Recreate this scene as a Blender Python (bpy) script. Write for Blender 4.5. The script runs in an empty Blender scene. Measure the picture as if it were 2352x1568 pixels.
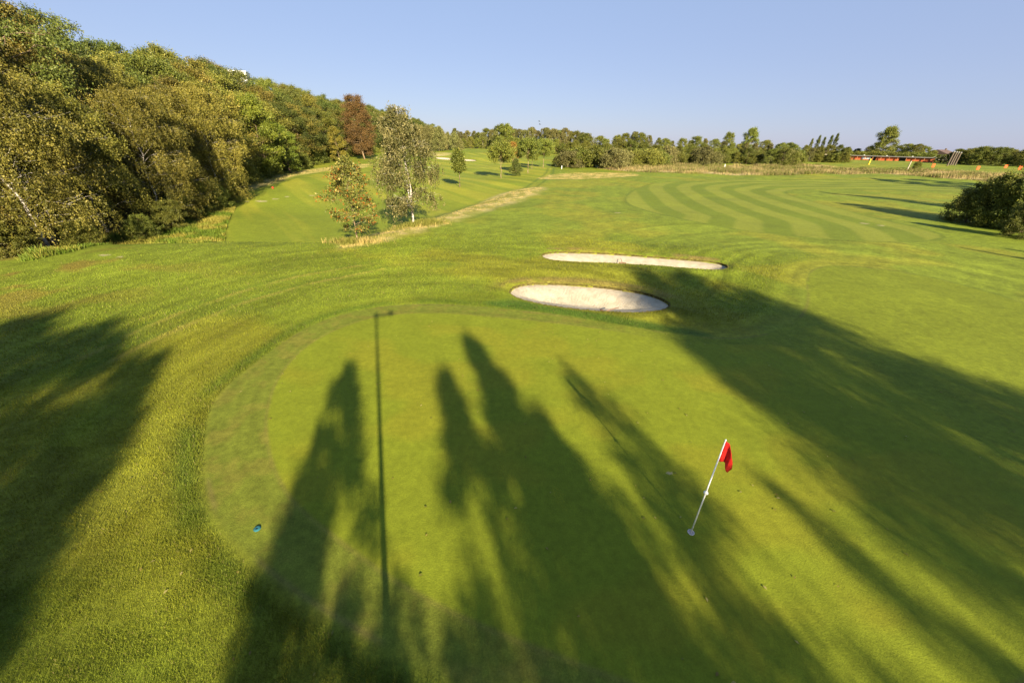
import bpy, math, random
import numpy as np
from mathutils import Vector, Matrix

scene = bpy.context.scene
COL = scene.collection
rng = np.random.default_rng(7)
random.seed(7)

# ------------------------------------------------------------------ camera model (metres, y = viewing direction)
W, HH, F = 2352.0, 1568.0, 859.0
PITCH, ROLL, CAMH = math.radians(28.0), math.radians(1.2), 6.0
CP, SP, CR, SR = math.cos(PITCH), math.sin(PITCH), math.cos(ROLL), math.sin(ROLL)

def ray(px, py):
    u = (px - W/2)/F; v = -(py - HH/2)/F
    u2 = u*CR - v*SR; v2 = u*SR + v*CR
    return np.array([u2, CP + v2*SP, -SP + v2*CP])

def pix(p):
    x, y, z = p[0], p[1], p[2] - CAMH
    f = y*CP - z*SP
    v2 = (y*SP + z*CP)/f; u2 = x/f
    return (W/2 + (u2*CR + v2*SR)*F, HH/2 - (-u2*SR + v2*CR)*F)

def flat(px, py, z=0.0):
    d = ray(px, py); t = (z - CAMH)/d[2]
    return np.array([d[0]*t, d[1]*t])

# ------------------------------------------------------------------ numeric helpers
def smooth(t):
    t = np.clip(t, 0, 1); return t*t*(3 - 2*t)

_TAB = [np.random.default_rng(100 + i).random((256, 256)) for i in range(12)]
def vnoise(x, y, s=0):
    xi = np.floor(x).astype(np.int64); yi = np.floor(y).astype(np.int64)
    fx = smooth(x - xi); fy = smooth(y - yi); T = _TAB[s % 12]
    a = T[xi & 255, yi & 255]; b = T[(xi+1) & 255, yi & 255]
    c = T[xi & 255, (yi+1) & 255]; d = T[(xi+1) & 255, (yi+1) & 255]
    return (a*(1-fx) + b*fx)*(1-fy) + (c*(1-fx) + d*fx)*fy       # 0..1

def fbm(x, y, s=0, o=3):
    r = 0; a = .5; tot = 0
    for k in range(o):
        r = r + a*vnoise(x*2**k + 17*k, y*2**k + 5*k, s + k); tot += a; a *= .55
    return r/tot

def chaikin(P, n=2, closed=True):
    P = np.asarray(P, float)
    for _ in range(n):
        Q = np.roll(P, -1, 0)
        if closed:
            P = np.stack([.75*P + .25*Q, .25*P + .75*Q], 1).reshape(-1, 2)
        else:
            A, B = P[:-1], P[1:]
            M = np.stack([.75*A + .25*B, .25*A + .75*B], 1).reshape(-1, 2)
            P = np.vstack([P[:1], M, P[-1:]])
    return P

def poly_sd(P, x, y, pad=6.0):
    """signed distance to a closed polygon, positive inside; -pad far away"""
    out = np.full(x.shape, -pad)
    lo = P.min(0) - pad; hi = P.max(0) + pad
    m = (x > lo[0]) & (x < hi[0]) & (y > lo[1]) & (y < hi[1])
    if not m.any(): return out
    xx, yy = x[m], y[m]
    d = np.full(xx.shape, 1e9); ins = np.zeros(xx.shape, bool)
    for a, b in zip(P, np.roll(P, -1, 0)):
        ex, ey = b - a; L = ex*ex + ey*ey + 1e-12
        t = np.clip(((xx-a[0])*ex + (yy-a[1])*ey)/L, 0, 1)
        d = np.minimum(d, (xx-a[0]-t*ex)**2 + (yy-a[1]-t*ey)**2)
        c = (a[1] > yy) != (b[1] > yy)
        if abs(ey) > 1e-12:
            ins ^= c & (xx < ex*(yy-a[1])/ey + a[0])
    d = np.sqrt(d)
    out[m] = np.clip(np.where(ins, d, -d), -pad, None)
    return out

def line_sd(P, x, y):
    """distance to an open polyline, positive on its left side; also the arc length of the nearest point"""
    d = np.full(x.shape, 1e18); sg = np.ones(x.shape); al = np.zeros(x.shape); acc = 0.0
    for a, b in zip(P[:-1], P[1:]):
        ex, ey = b - a; L = ex*ex + ey*ey
        t = np.clip(((x-a[0])*ex + (y-a[1])*ey)/L, 0, 1)
        dx = x-a[0]-t*ex; dy = y-a[1]-t*ey; q = dx*dx + dy*dy
        m = q < d
        d = np.where(m, q, d); sg = np.where(m, np.where(ex*dy - ey*dx > 0, 1.0, -1.0), sg)
        al = np.where(m, acc + t*math.sqrt(L), al); acc += math.sqrt(L)
    return np.sqrt(d)*sg, al

# ------------------------------------------------------------------ terrain
CREST = np.array([(-75, 2), (-44, 12), (-27, 19), (-24.9, 22.6), (-18.6, 24.0), (-10.6, 24.9), (-8.3, 30.6), (-3, 44), (3.8, 61), (9, 80)], float)
WOOD = np.array([(-70, 6), (-45, 13.5), (-28.5, 20.0), (-26.5, 25.5), (-31, 40), (-38.5, 55), (-45, 80), (-50, 108), (-53, 150), (-46, 185), (-30, 215), (-22, 260)], float)

def zt(x, y):
    x = np.asarray(x, float); y = np.asarray(y, float)
    r = np.hypot(x, y)
    z = 2.0*smooth((r - 75)/130.) + 1.2*smooth((r - 240)/260.)
    d, al = line_sd(CREST, x, y)
    fade = 1 - smooth((y - 38)/34.)
    z = z - .95*smooth((d + .8)/5.0)*fade*(1 - smooth((d - 22)/24.))
    z = z + .22*np.exp(-((x+21)**2/70. + (y-19.5)**2/16.))
    dw, _ = line_sd(WOOD, x, y)
    z = z + 7.0*smooth((dw + .5)/38.)
    out = smooth((r - 16)/8.)
    z = z + out*(fbm(x/9., y/9., 2, 2) - .5)*.30*(1 + smooth((r-60)/80.)*1.5)
    z = z + .28*np.exp(-((x-5.5)**2/30. + (y-19.2)**2/1.6)) + .22*np.exp(-((x-8)**2/40. + (y-24.6)**2/2.5))
    z = z + 1.0*smooth((y - 120)/25.)*np.exp(-((x+22)/26.)**2)*(1 - smooth((y - 200)/60.))
    return z

def hit(px, py):
    """where the sight line through a photo pixel meets the terrain"""
    d = ray(px, py)
    ts = 1.2*1.006**np.arange(1150)
    below = CAMH + d[2]*ts < zt(d[0]*ts, d[1]*ts)
    i = int(np.argmax(below)) if below.any() else len(ts) - 1
    lo, hi = ts[max(i-1, 0)], ts[i]
    for _ in range(2):
        tt = np.linspace(lo, hi, 40); bl = CAMH + d[2]*tt < zt(d[0]*tt, d[1]*tt)
        k = int(np.argmax(bl)) if bl.any() else 39
        lo, hi = tt[max(k-1, 0)], tt[k]
    p = d*hi
    return np.array([p[0], p[1], float(zt(p[0], p[1]))])

def at_r(px, r):
    d = ray(px, 335.0); h = math.hypot(d[0], d[1])
    x, y = d[0]/h*r, d[1]/h*r
    return np.array([x, y, float(zt(x, y))])

def height_for(g, top_py):
    lo, hi = .05, 60.0
    for _ in range(40):
        m = (lo + hi)/2
        ok = g[1]*CP - (g[2] + m - CAMH)*SP > .05
        if ok and pix((g[0], g[1], g[2] + m))[1] > top_py: lo = m
        else: hi = m
    return lo

def outline(pts, n=2):
    return chaikin([hit(*p)[:2] for p in pts], n)

# ------------------------------------------------------------------ materials
def new_mat(name):
    m = bpy.data.materials.new(name); m.use_nodes = True
    nt = m.node_tree; nt.nodes.clear()
    return m, nt, nt.nodes, nt.links

def principled(name, col, rough=.6, noise=0.0, scale=8.0, spec=.3, bump=0.0, metal=0.0):
    m, nt, N, L = new_mat(name)
    o = N.new('ShaderNodeOutputMaterial'); b = N.new('ShaderNodeBsdfPrincipled')
    L.new(b.outputs[0], o.inputs[0])
    b.inputs['Roughness'].default_value = rough; b.inputs['Specular IOR Level'].default_value = spec
    b.inputs['Metallic'].default_value = metal
    b.inputs['Base Color'].default_value = (*col, 1)
    if noise or bump:
        tc = N.new('ShaderNodeTexCoord'); t = N.new('ShaderNodeTexNoise')
        t.inputs['Scale'].default_value = scale; t.inputs['Detail'].default_value = 5
        L.new(tc.outputs['Object'], t.inputs['Vector'])
        r = N.new('ShaderNodeValToRGB')
        r.color_ramp.elements[0].position = .3; r.color_ramp.elements[1].position = .7
        r.color_ramp.elements[0].color = (*[c*(1-noise) for c in col], 1)
        r.color_ramp.elements[1].color = (*[min(1, c*(1+noise)) for c in col], 1)
        L.new(t.outputs['Fac'], r.inputs['Fac']); L.new(r.outputs['Color'], b.inputs['Base Color'])
        if bump:
            bp = N.new('ShaderNodeBump'); bp.inputs['Strength'].default_value = bump; bp.inputs['Distance'].default_value = .02
            L.new(t.outputs['Fac'], bp.inputs['Height']); L.new(bp.outputs[0], b.inputs['Normal'])
    return m

def leaf_mat(name, dark, mid, light, transl=.20, objvar=.28):
    """leaf colour runs between three tones by the leaf's own value, and the whole plant is a little lighter or darker"""
    m, nt, N, L = new_mat(name)
    o = N.new('ShaderNodeOutputMaterial')
    at = N.new('ShaderNodeAttribute'); at.attribute_name = 'tone'
    r = N.new('ShaderNodeValToRGB')
    r.color_ramp.elements[0].color = (*dark, 1); r.color_ramp.elements[1].color = (*light, 1)
    e = r.color_ramp.elements.new(.5); e.color = (*mid, 1)
    L.new(at.outputs['Fac'], r.inputs['Fac'])
    oi = N.new('ShaderNodeObjectInfo')
    hsv = N.new('ShaderNodeHueSaturation')
    mr = N.new('ShaderNodeMapRange'); mr.inputs['To Min'].default_value = 1 - objvar; mr.inputs['To Max'].default_value = 1 + objvar
    L.new(oi.outputs['Random'], mr.inputs['Value']); L.new(mr.outputs[0], hsv.inputs['Value'])
    ml = N.new('ShaderNodeMath'); ml.operation = 'MULTIPLY'; ml.inputs[1].default_value = 7.31
    fr = N.new('ShaderNodeMath'); fr.operation = 'FRACT'
    mh = N.new('ShaderNodeMapRange'); mh.inputs['To Min'].default_value = .485; mh.inputs['To Max'].default_value = .52
    L.new(oi.outputs['Random'], ml.inputs[0]); L.new(ml.outputs[0], fr.inputs[0]); L.new(fr.outputs[0], mh.inputs['Value'])
    L.new(mh.outputs[0], hsv.inputs['Hue']); L.new(r.outputs['Color'], hsv.inputs['Color'])
    b = N.new('ShaderNodeBsdfPrincipled'); b.inputs['Roughness'].default_value = .55; b.inputs['Specular IOR Level'].default_value = .22
    L.new(hsv.outputs[0], b.inputs['Base Color'])
    t = N.new('ShaderNodeBsdfTranslucent'); L.new(hsv.outputs[0], t.inputs['Color'])
    mx = N.new('ShaderNodeMixShader'); mx.inputs[0].default_value = transl
    L.new(b.outputs[0], mx.inputs[1]); L.new(t.outputs[0], mx.inputs[2]); L.new(mx.outputs[0], o.inputs[0])
    return m

def bark_mat(name, a, b_, scale=3.0, stretch=.35):
    m, nt, N, L = new_mat(name)
    o = N.new('ShaderNodeOutputMaterial'); b = N.new('ShaderNodeBsdfPrincipled'); b.inputs['Roughness'].default_value = .85
    b.inputs['Specular IOR Level'].default_value = .15
    tc = N.new('ShaderNodeTexCoord'); mp = N.new('ShaderNodeMapping'); mp.inputs['Scale'].default_value = (1, 1, 1/stretch)
    t = N.new('ShaderNodeTexNoise'); t.inputs['Scale'].default_value = scale; t.inputs['Detail'].default_value = 6; t.inputs['Roughness'].default_value = .7
    r = N.new('ShaderNodeValToRGB'); r.color_ramp.elements[0].position = .42; r.color_ramp.elements[1].position = .54
    r.color_ramp.elements[0].color = (*b_, 1); r.color_ramp.elements[1].color = (*a, 1)
    L.new(tc.outputs['Object'], mp.inputs[0]); L.new(mp.outputs[0], t.inputs['Vector']); L.new(t.outputs['Fac'], r.inputs['Fac'])
    L.new(r.outputs['Color'], b.inputs['Base Color']); L.new(b.outputs[0], o.inputs[0])
    return m

def turf_mat():
    m, nt, N, L = new_mat('mown_turf')
    o = N.new('ShaderNodeOutputMaterial'); b = N.new('ShaderNodeBsdfPrincipled')
    b.inputs['Roughness'].default_value = .8; b.inputs['Specular IOR Level'].default_value = .12
    at = N.new('ShaderNodeAttribute'); at.attribute_name = 'turf'
    g = N.new('ShaderNodeNewGeometry')
    def nz(scale, detail=3, rough=.6):
        t = N.new('ShaderNodeTexNoise'); t.inputs['Scale'].default_value = scale; t.inputs['Detail'].default_value = detail
        t.inputs['Roughness'].default_value = rough; L.new(g.outputs['Position'], t.inputs['Vector']); return t
    n1 = nz(34, 4, .75); n2 = nz(7, 3); n3 = nz(85, 2)
    def rng_(t, a, c, f0=.3, f1=.7):
        r = N.new('ShaderNodeMapRange'); r.inputs['From Min'].default_value = f0; r.inputs['From Max'].default_value = f1
        r.inputs['To Min'].default_value = a; r.inputs['To Max'].default_value = c; L.new(t.outputs['Fac'], r.inputs['Value']); return r
    r1 = rng_(n1, .68, 1.32); r2 = rng_(n2, .76, 1.24); r3 = rng_(n3, .82, 1.18)
    def mul(a, c):
        k = N.new('ShaderNodeMath'); k.operation = 'MULTIPLY'; L.new(a.outputs[0], k.inputs[0]); L.new(c.outputs[0], k.inputs[1]); return k
    n5 = nz(1.9, 5, .7); r5 = rng_(n5, .80, 1.20)
    v = mul(mul(mul(r1, r2), r3), r5)
    # shaggy sward shows the full grain, close-mown turf little of it
    vs = N.new('ShaderNodeMix'); vs.data_type = 'FLOAT'; vs.inputs['A'].default_value = 1.0
    L.new(at.outputs['Alpha'], vs.inputs['Factor']); L.new(v.outputs[0], vs.inputs['B'])
    vm = N.new('ShaderNodeVectorMath'); vm.operation = 'SCALE'
    L.new(at.outputs['Color'], vm.inputs[0]); L.new(vs.outputs['Result'], vm.inputs['Scale'])
    # straw flecks in the sward
    n4 = nz(21, 4, .8); rr = mul(rng_(n4, 0, .45, .60, .74), type('a', (), {'outputs': [at.outputs['Alpha']]}))
    mx = N.new('ShaderNodeMix'); mx.data_type = 'RGBA'
    L.new(rr.outputs[0], mx.inputs['Factor']); L.new(vm.outputs[0], mx.inputs['A']); mx.inputs['B'].default_value = (.115, .10, .022, 1)
    L.new(mx.outputs['Result'], b.inputs['Base Color'])
    bp = N.new('ShaderNodeBump'); bp.inputs['Strength'].default_value = .55; bp.inputs['Distance'].default_value = .02
    L.new(n1.outputs['Fac'], bp.inputs['Height']); L.new(bp.outputs[0], b.inputs['Normal'])
    L.new(b.outputs[0], o.inputs[0])
    return m

def blade_mat(name, transl=.3):
    m, nt, N, L = new_mat(name)
    o = N.new('ShaderNodeOutputMaterial')
    at = N.new('ShaderNodeAttribute'); at.attribute_name = 'turf'
    b = N.new('ShaderNodeBsdfPrincipled'); b.inputs['Roughness'].default_value = .6; b.inputs['Specular IOR Level'].default_value = .15
    t = N.new('ShaderNodeBsdfTranslucent'); mx = N.new('ShaderNodeMixShader'); mx.inputs[0].default_value = transl
    L.new(at.outputs['Color'], b.inputs['Base Color']); L.new(at.outputs['Color'], t.inputs['Color'])
    L.new(b.outputs[0], mx.inputs[1]); L.new(t.outputs[0], mx.inputs[2]); L.new(mx.outputs[0], o.inputs[0])
    return m

M = {}
M['turf'] = turf_mat()
M['blade'] = blade_mat('grass_blade')
M['white_bark'] = bark_mat('white_bark', (.52, .47, .40), (.09, .07, .055), 2.2, .22)
M['brown_bark'] = bark_mat('brown_bark', (.17, .12, .075), (.07, .05, .035), 5, 2.5)
M['pale_bark'] = bark_mat('pale_bark', (.26, .19, .11), (.13, .09, .055), 5, 2.5)
M['birch_leaf'] = leaf_mat('birch_leaf', (0.036, 0.038, 0.006), (0.122, 0.109, 0.016), (0.270, 0.215, 0.042))
M['far_birch_leaf'] = leaf_mat('far_birch_leaf', (.040, .046, .012), (.098, .094, .024), (.190, .170, .048))
M['birch_leaf_grey'] = leaf_mat('birch_leaf_grey', (0.028, 0.032, 0.008), (0.078, 0.076, 0.020), (0.230, 0.200, 0.075), objvar=.05)
M['oak_leaf'] = leaf_mat('oak_leaf', (0.040, 0.054, 0.008), (0.115, 0.124, 0.017), (0.215, 0.202, 0.034))
M['dark_leaf'] = leaf_mat('dark_leaf', (0.028, 0.042, 0.008), (0.074, 0.090, 0.015), (0.145, 0.150, 0.028))
M['bright_leaf'] = leaf_mat('bright_leaf', (0.045, 0.068, 0.008), (0.110, 0.140, 0.013), (0.200, 0.220, 0.026), objvar=.05)
M['yellow_leaf'] = leaf_mat('yellow_leaf', (0.060, 0.065, 0.008), (0.150, 0.140, 0.016), (0.260, 0.225, 0.032), objvar=.05)
M['brown_leaf'] = leaf_mat('brown_leaf', (0.040, 0.028, 0.009), (0.105, 0.066, 0.018), (0.180, 0.108, 0.030), objvar=.05)
M['rust_leaf'] = leaf_mat('rust_leaf', (.120, .050, .010), (.215, .095, .018), (.310, .150, .035), objvar=.05)
M['rowan_leaf'] = leaf_mat('rowan_leaf', (0.040, 0.052, 0.008), (0.112, 0.112, 0.020), (0.270, 0.205, 0.050), objvar=.05)
M['willow_leaf'] = leaf_mat('willow_leaf', (0.060, 0.065, 0.018), (0.150, 0.145, 0.042), (0.250, 0.230, 0.080))
M['hedge_leaf'] = leaf_mat('hedge_leaf', (0.045, 0.060, 0.009), (0.120, 0.134, 0.019), (0.225, 0.215, 0.040))

# ------------------------------------------------------------------ mesh building
def mesh_np(name, V, Q, mat, tone=None, col=None, smooth_shade=False):
    """V (n,3), Q (m,k) faces of equal size"""
    me = bpy.data.meshes.new(name)
    V = np.asarray(V, np.float32); Q = np.asarray(Q, np.int32); k = Q.shape[1]
    me.vertices.add(len(V)); me.vertices.foreach_set('co', V.ravel())
    me.loops.add(Q.size); me.loops.foreach_set('vertex_index', Q.ravel())
    me.polygons.add(len(Q)); me.polygons.foreach_set('loop_start', np.arange(0, Q.size, k, dtype=np.int32))
    me.polygons.foreach_set('loop_total', np.full(len(Q), k, np.int32))
    if smooth_shade: me.polygons.foreach_set('use_smooth', np.ones(len(Q), bool))
    if tone is not None:
        a = me.attributes.new('tone', 'FLOAT', 'FACE'); a.data.foreach_set('value', np.asarray(tone, np.float32))
    if col is not None:
        a = me.attributes.new('turf', 'FLOAT_COLOR', 'POINT')
        c = np.ones((len(V), 4), np.float32); c[:, :col.shape[1]] = col; a.data.foreach_set('color', c.ravel())
    me.update(calc_edges=True)
    if mat: me.materials.append(mat)
    return me

class MB:
    """collects simple solids for one mesh"""
    def __init__(s): s.v = []; s.f = []
    def add(s, v, f):
        o = len(s.v); s.v += [tuple(p) for p in v]; s.f += [tuple(i + o for i in q) for q in f]
    def box(s, c, size, M4=None, ch=0.0):
        x, y, z = [d/2 for d in size]
        if ch <= 0:
            v = [Vector((c[0]+a*x, c[1]+b*y, c[2]+d*z)) for a in (-1, 1) for b in (-1, 1) for d in (-1, 1)]
            f = [(0, 1, 3, 2), (4, 6, 7, 5), (0, 4, 5, 1), (2, 3, 7, 6), (0, 2, 6, 4), (1, 5, 7, 3)]
        else:
            ring = [(-x, -y+ch), (-x+ch, -y), (x-ch, -y), (x, -y+ch), (x, y-ch), (x-ch, y), (-x+ch, y), (-x, y-ch)]
            v = [Vector((c[0]+p, c[1]+q, c[2]-z)) for p, q in ring] + [Vector((c[0]+p, c[1]+q, c[2]+z)) for p, q in ring]
            f = [tuple(range(7, -1, -1)), tuple(range(8, 16))] + [(i, (i+1) % 8, (i+1) % 8 + 8, i + 8) for i in range(8)]
        if M4: v = [M4 @ p for p in v]
        s.add(v, f)
    def tube(s, pts, rad, n=8, cap=True):
        pts = [Vector(p) for p in pts]; o = len(s.v); m = len(pts)
        rad = [float(q) for q in rad] if hasattr(rad, '__len__') else [rad]*m
        for i, p in enumerate(pts):
            t = (pts[min(i+1, m-1)] - pts[max(i-1, 0)]).normalized()
            a = t.orthogonal().normalized() if abs(t.z) > .999 else t.cross(Vector((0, 0, 1))).normalized()
            b = t.cross(a)
            for k in range(n):
                w = 2*math.pi*k/n
                s.v.append(tuple(p + rad[i]*(math.cos(w)*a + math.sin(w)*b)))
        for i in range(m-1):
            for k in range(n):
                s.f.append((o+i*n+k, o+i*n+(k+1) % n, o+(i+1)*n+(k+1) % n, o+(i+1)*n+k))
        if cap:
            s.f.append(tuple(o+k for k in range(n))[::-1]); s.f.append(tuple(o+(m-1)*n+k for k in range(n)))
    def lathe(s, prof, n=16, c=(0, 0, 0)):
        o = len(s.v)
        for r, z in prof:
            for k in range(n):
                w = 2*math.pi*k/n
                s.v.append((c[0]+r*math.cos(w), c[1]+r*math.sin(w), c[2]+z))
        for i in range(len(prof)-1):
            for k in range(n):
                s.f.append((o+i*n+k, o+i*n+(k+1) % n, o+(i+1)*n+(k+1) % n, o+(i+1)*n+k))
    def mesh(s, name, mat, smooth_shade=False):
        me = bpy.data.meshes.new(name); me.from_pydata(s.v, [], s.f)
        if smooth_shade: me.polygons.foreach_set('use_smooth', np.ones(len(me.polygons), bool))
        if mat: me.materials.append(mat)
        me.update(); return me

def link(name, me, parent=None, loc=None):
    o = bpy.data.objects.new(name, me); COL.objects.link(o)
    if parent: o.parent = parent
    if loc is not None: o.location = loc
    return o

def tag(o, label, cat, group=None, kind=None):
    o['label'] = label; o['category'] = cat
    if group: o['group'] = group
    if kind: o['kind'] = kind
    return o

def thing(name, loc, label, cat, group=None, rz=0.0, sc=1.0):
    o = bpy.data.objects.new(name, None); COL.objects.link(o)
    o.location = loc; o.rotation_euler = (0, 0, rz)
    o.scale = (sc, sc, sc) if not hasattr(sc, '__len__') else sc
    o.empty_display_size = .3
    return tag(o, label, cat, group)

def struct(o): o['kind'] = 'structure'; return o

# ------------------------------------------------------------------ photographed outlines on the ground
P_GREEN = outline([(870, 724), (780, 752), (700, 795), (640, 862), (612, 950), (618, 1030), (645, 1105), (690, 1165), (790, 1245), (930, 1345), (1120, 1440),
                   (1400, 1545), (1640, 1640), (2000, 1660), (2420, 1560), (2480, 1290), (2330, 1080), (2120, 920), (1960, 835), (1800, 790), (1640, 792), (1520, 780), (1400, 757), (1200, 733), (1000, 716)])
P_COLLAR = outline([(870, 704), (780, 722), (690, 757), (570, 845), (492, 912), (470, 985), (468, 1080), (478, 1150), (505, 1215), (565, 1275), (640, 1340), (740, 1410),
                    (900, 1500), (1200, 1640), (1640, 1760), (2100, 1760), (2560, 1650), (2900, 1300), (2800, 860), (2352, 693), (2200, 650), (2100, 629), (2000, 614), (1900, 609), (1858, 620), (1850, 650), (1856, 690), (1838, 728), (1803, 751), (1740, 772), (1640, 777), (1540, 765), (1400, 742), (1200, 712), (1000, 696)])
P_BANDF = outline([(1110, 692), (1180, 690), (1260, 706), (1400, 726), (1560, 752), (1640, 768), (1640, 777), (1560, 768), (1400, 744), (1220, 716), (1120, 701)])
P_FAIR = outline([(2165, 540), (2150, 550), (2060, 556), (1960, 553), (1850, 545), (1700, 528), (1600, 510), (1500, 488), (1446, 470), (1437, 458), (1447, 443), (1482, 425), (1545, 416),
                  (1700, 413), (1900, 411), (2005, 412), (2230, 426), (2300, 445), (2200, 440), (1990, 436), (1830, 434), (1797, 440), (1812, 449), (1850, 460), (1960, 490), (2100, 520)], 2)
P_INLET = chaikin([flat(2290, 595), flat(2175, 540), flat(2100, 519), flat(1960, 489), flat(1850, 459), flat(1800, 445), flat(1794, 440), flat(1832, 433.5), flat(1990, 435), flat(2300, 443), flat(2500, 470)], 1, True)
P_APPR = outline([(1852, 645), (1858, 618), (1900, 608), (2000, 613), (2100, 628), (2200, 648), (2352, 690), (2500, 740), (2560, 1000), (2352, 880), (2100, 800), (1930, 735)], 2)
P_LFAIR = outline([(497, 556), (520, 512), (547, 466), (600, 446), (660, 414), (760, 392), (870, 378), (990, 366), (1040, 352), (1130, 352), (1215, 372), (1262, 380), (1270, 388), (1235, 425), (1160, 440), (1080, 474), (990, 505), (905, 528), (815, 545), (800, 556)], 2)
DRY = [outline(p) for p in (
    [(832, 552), (850, 538), (960, 519), (1010, 502), (1080, 476), (1160, 443), (1238, 429), (1250, 435), (1185, 460), (1100, 486), (1000, 517), (900, 541), (840, 558)],
    [(1235, 408), (1280, 399), (1380, 396), (1480, 400), (1440, 407), (1330, 412), (1240, 412)],
    [(604, 412), (650, 399), (740, 385), (850, 375), (862, 381), (760, 393), (680, 402), (640, 418), (590, 434), (556, 440), (540, 436)],
    [(775, 566), (800, 552), (830, 556), (850, 560), (800, 572)],
    [(990, 352), (1035, 350), (1040, 355), (1000, 362)],
)]
P_FESC = outline([(1360, 387), (1420, 393), (1520, 398), (1640, 400), (1720, 404), (1850, 402), (1990, 399), (2060, 401), (2140, 408), (2230, 414), (2400, 428), (2600, 440), (2600, 420), (2352, 404), (2200, 397), (2100, 392), (1960, 387), (1850, 379), (1650, 381), (1480, 379), (1390, 384)], 1)
BUNK_N = outline([(1167, 672), (1186, 655), (1230, 650), (1300, 652), (1400, 660), (1480, 672), (1525, 688), (1542, 702), (1520, 714), (1470, 719), (1400, 717), (1330, 712), (1250, 701), (1190, 687)])
BUNK_F = outline([(1242, 587), (1255, 580), (1300, 578), (1400, 582), (1500, 590), (1600, 597), (1655, 604), (1677, 613), (1660, 621), (1600, 619), (1500, 611), (1400, 605), (1290, 601), (1252, 595)])
BUNK_D = outline([(992, 361), (1020, 361.5), (1060, 364.5), (1098, 367.5), (1088, 371), (1050, 369), (1008, 366)])
BUNKERS = [BUNK_N, BUNK_F, BUNK_D]
DEPTH = [.38, .34, .5]

def bunker_dig(x, y):
    z = np.zeros(np.shape(x))
    for P, dp in zip(BUNKERS, DEPTH):
        sd = poly_sd(P, x, y, 3.0)
        z = z - np.where(sd > 0, .16 + dp*smooth(sd/1.6) + .10*smooth(sd/.3), 0)
        z = z + .07*np.exp(-((sd + .45)/.35)**2)*(sd < 0)
    return z

# ------------------------------------------------------------------ ground albedo (the sward's own tones, plus some sunlight painted in further out)
def lerp(a, b, t): return a + (b - a)*t[..., None]

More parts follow.
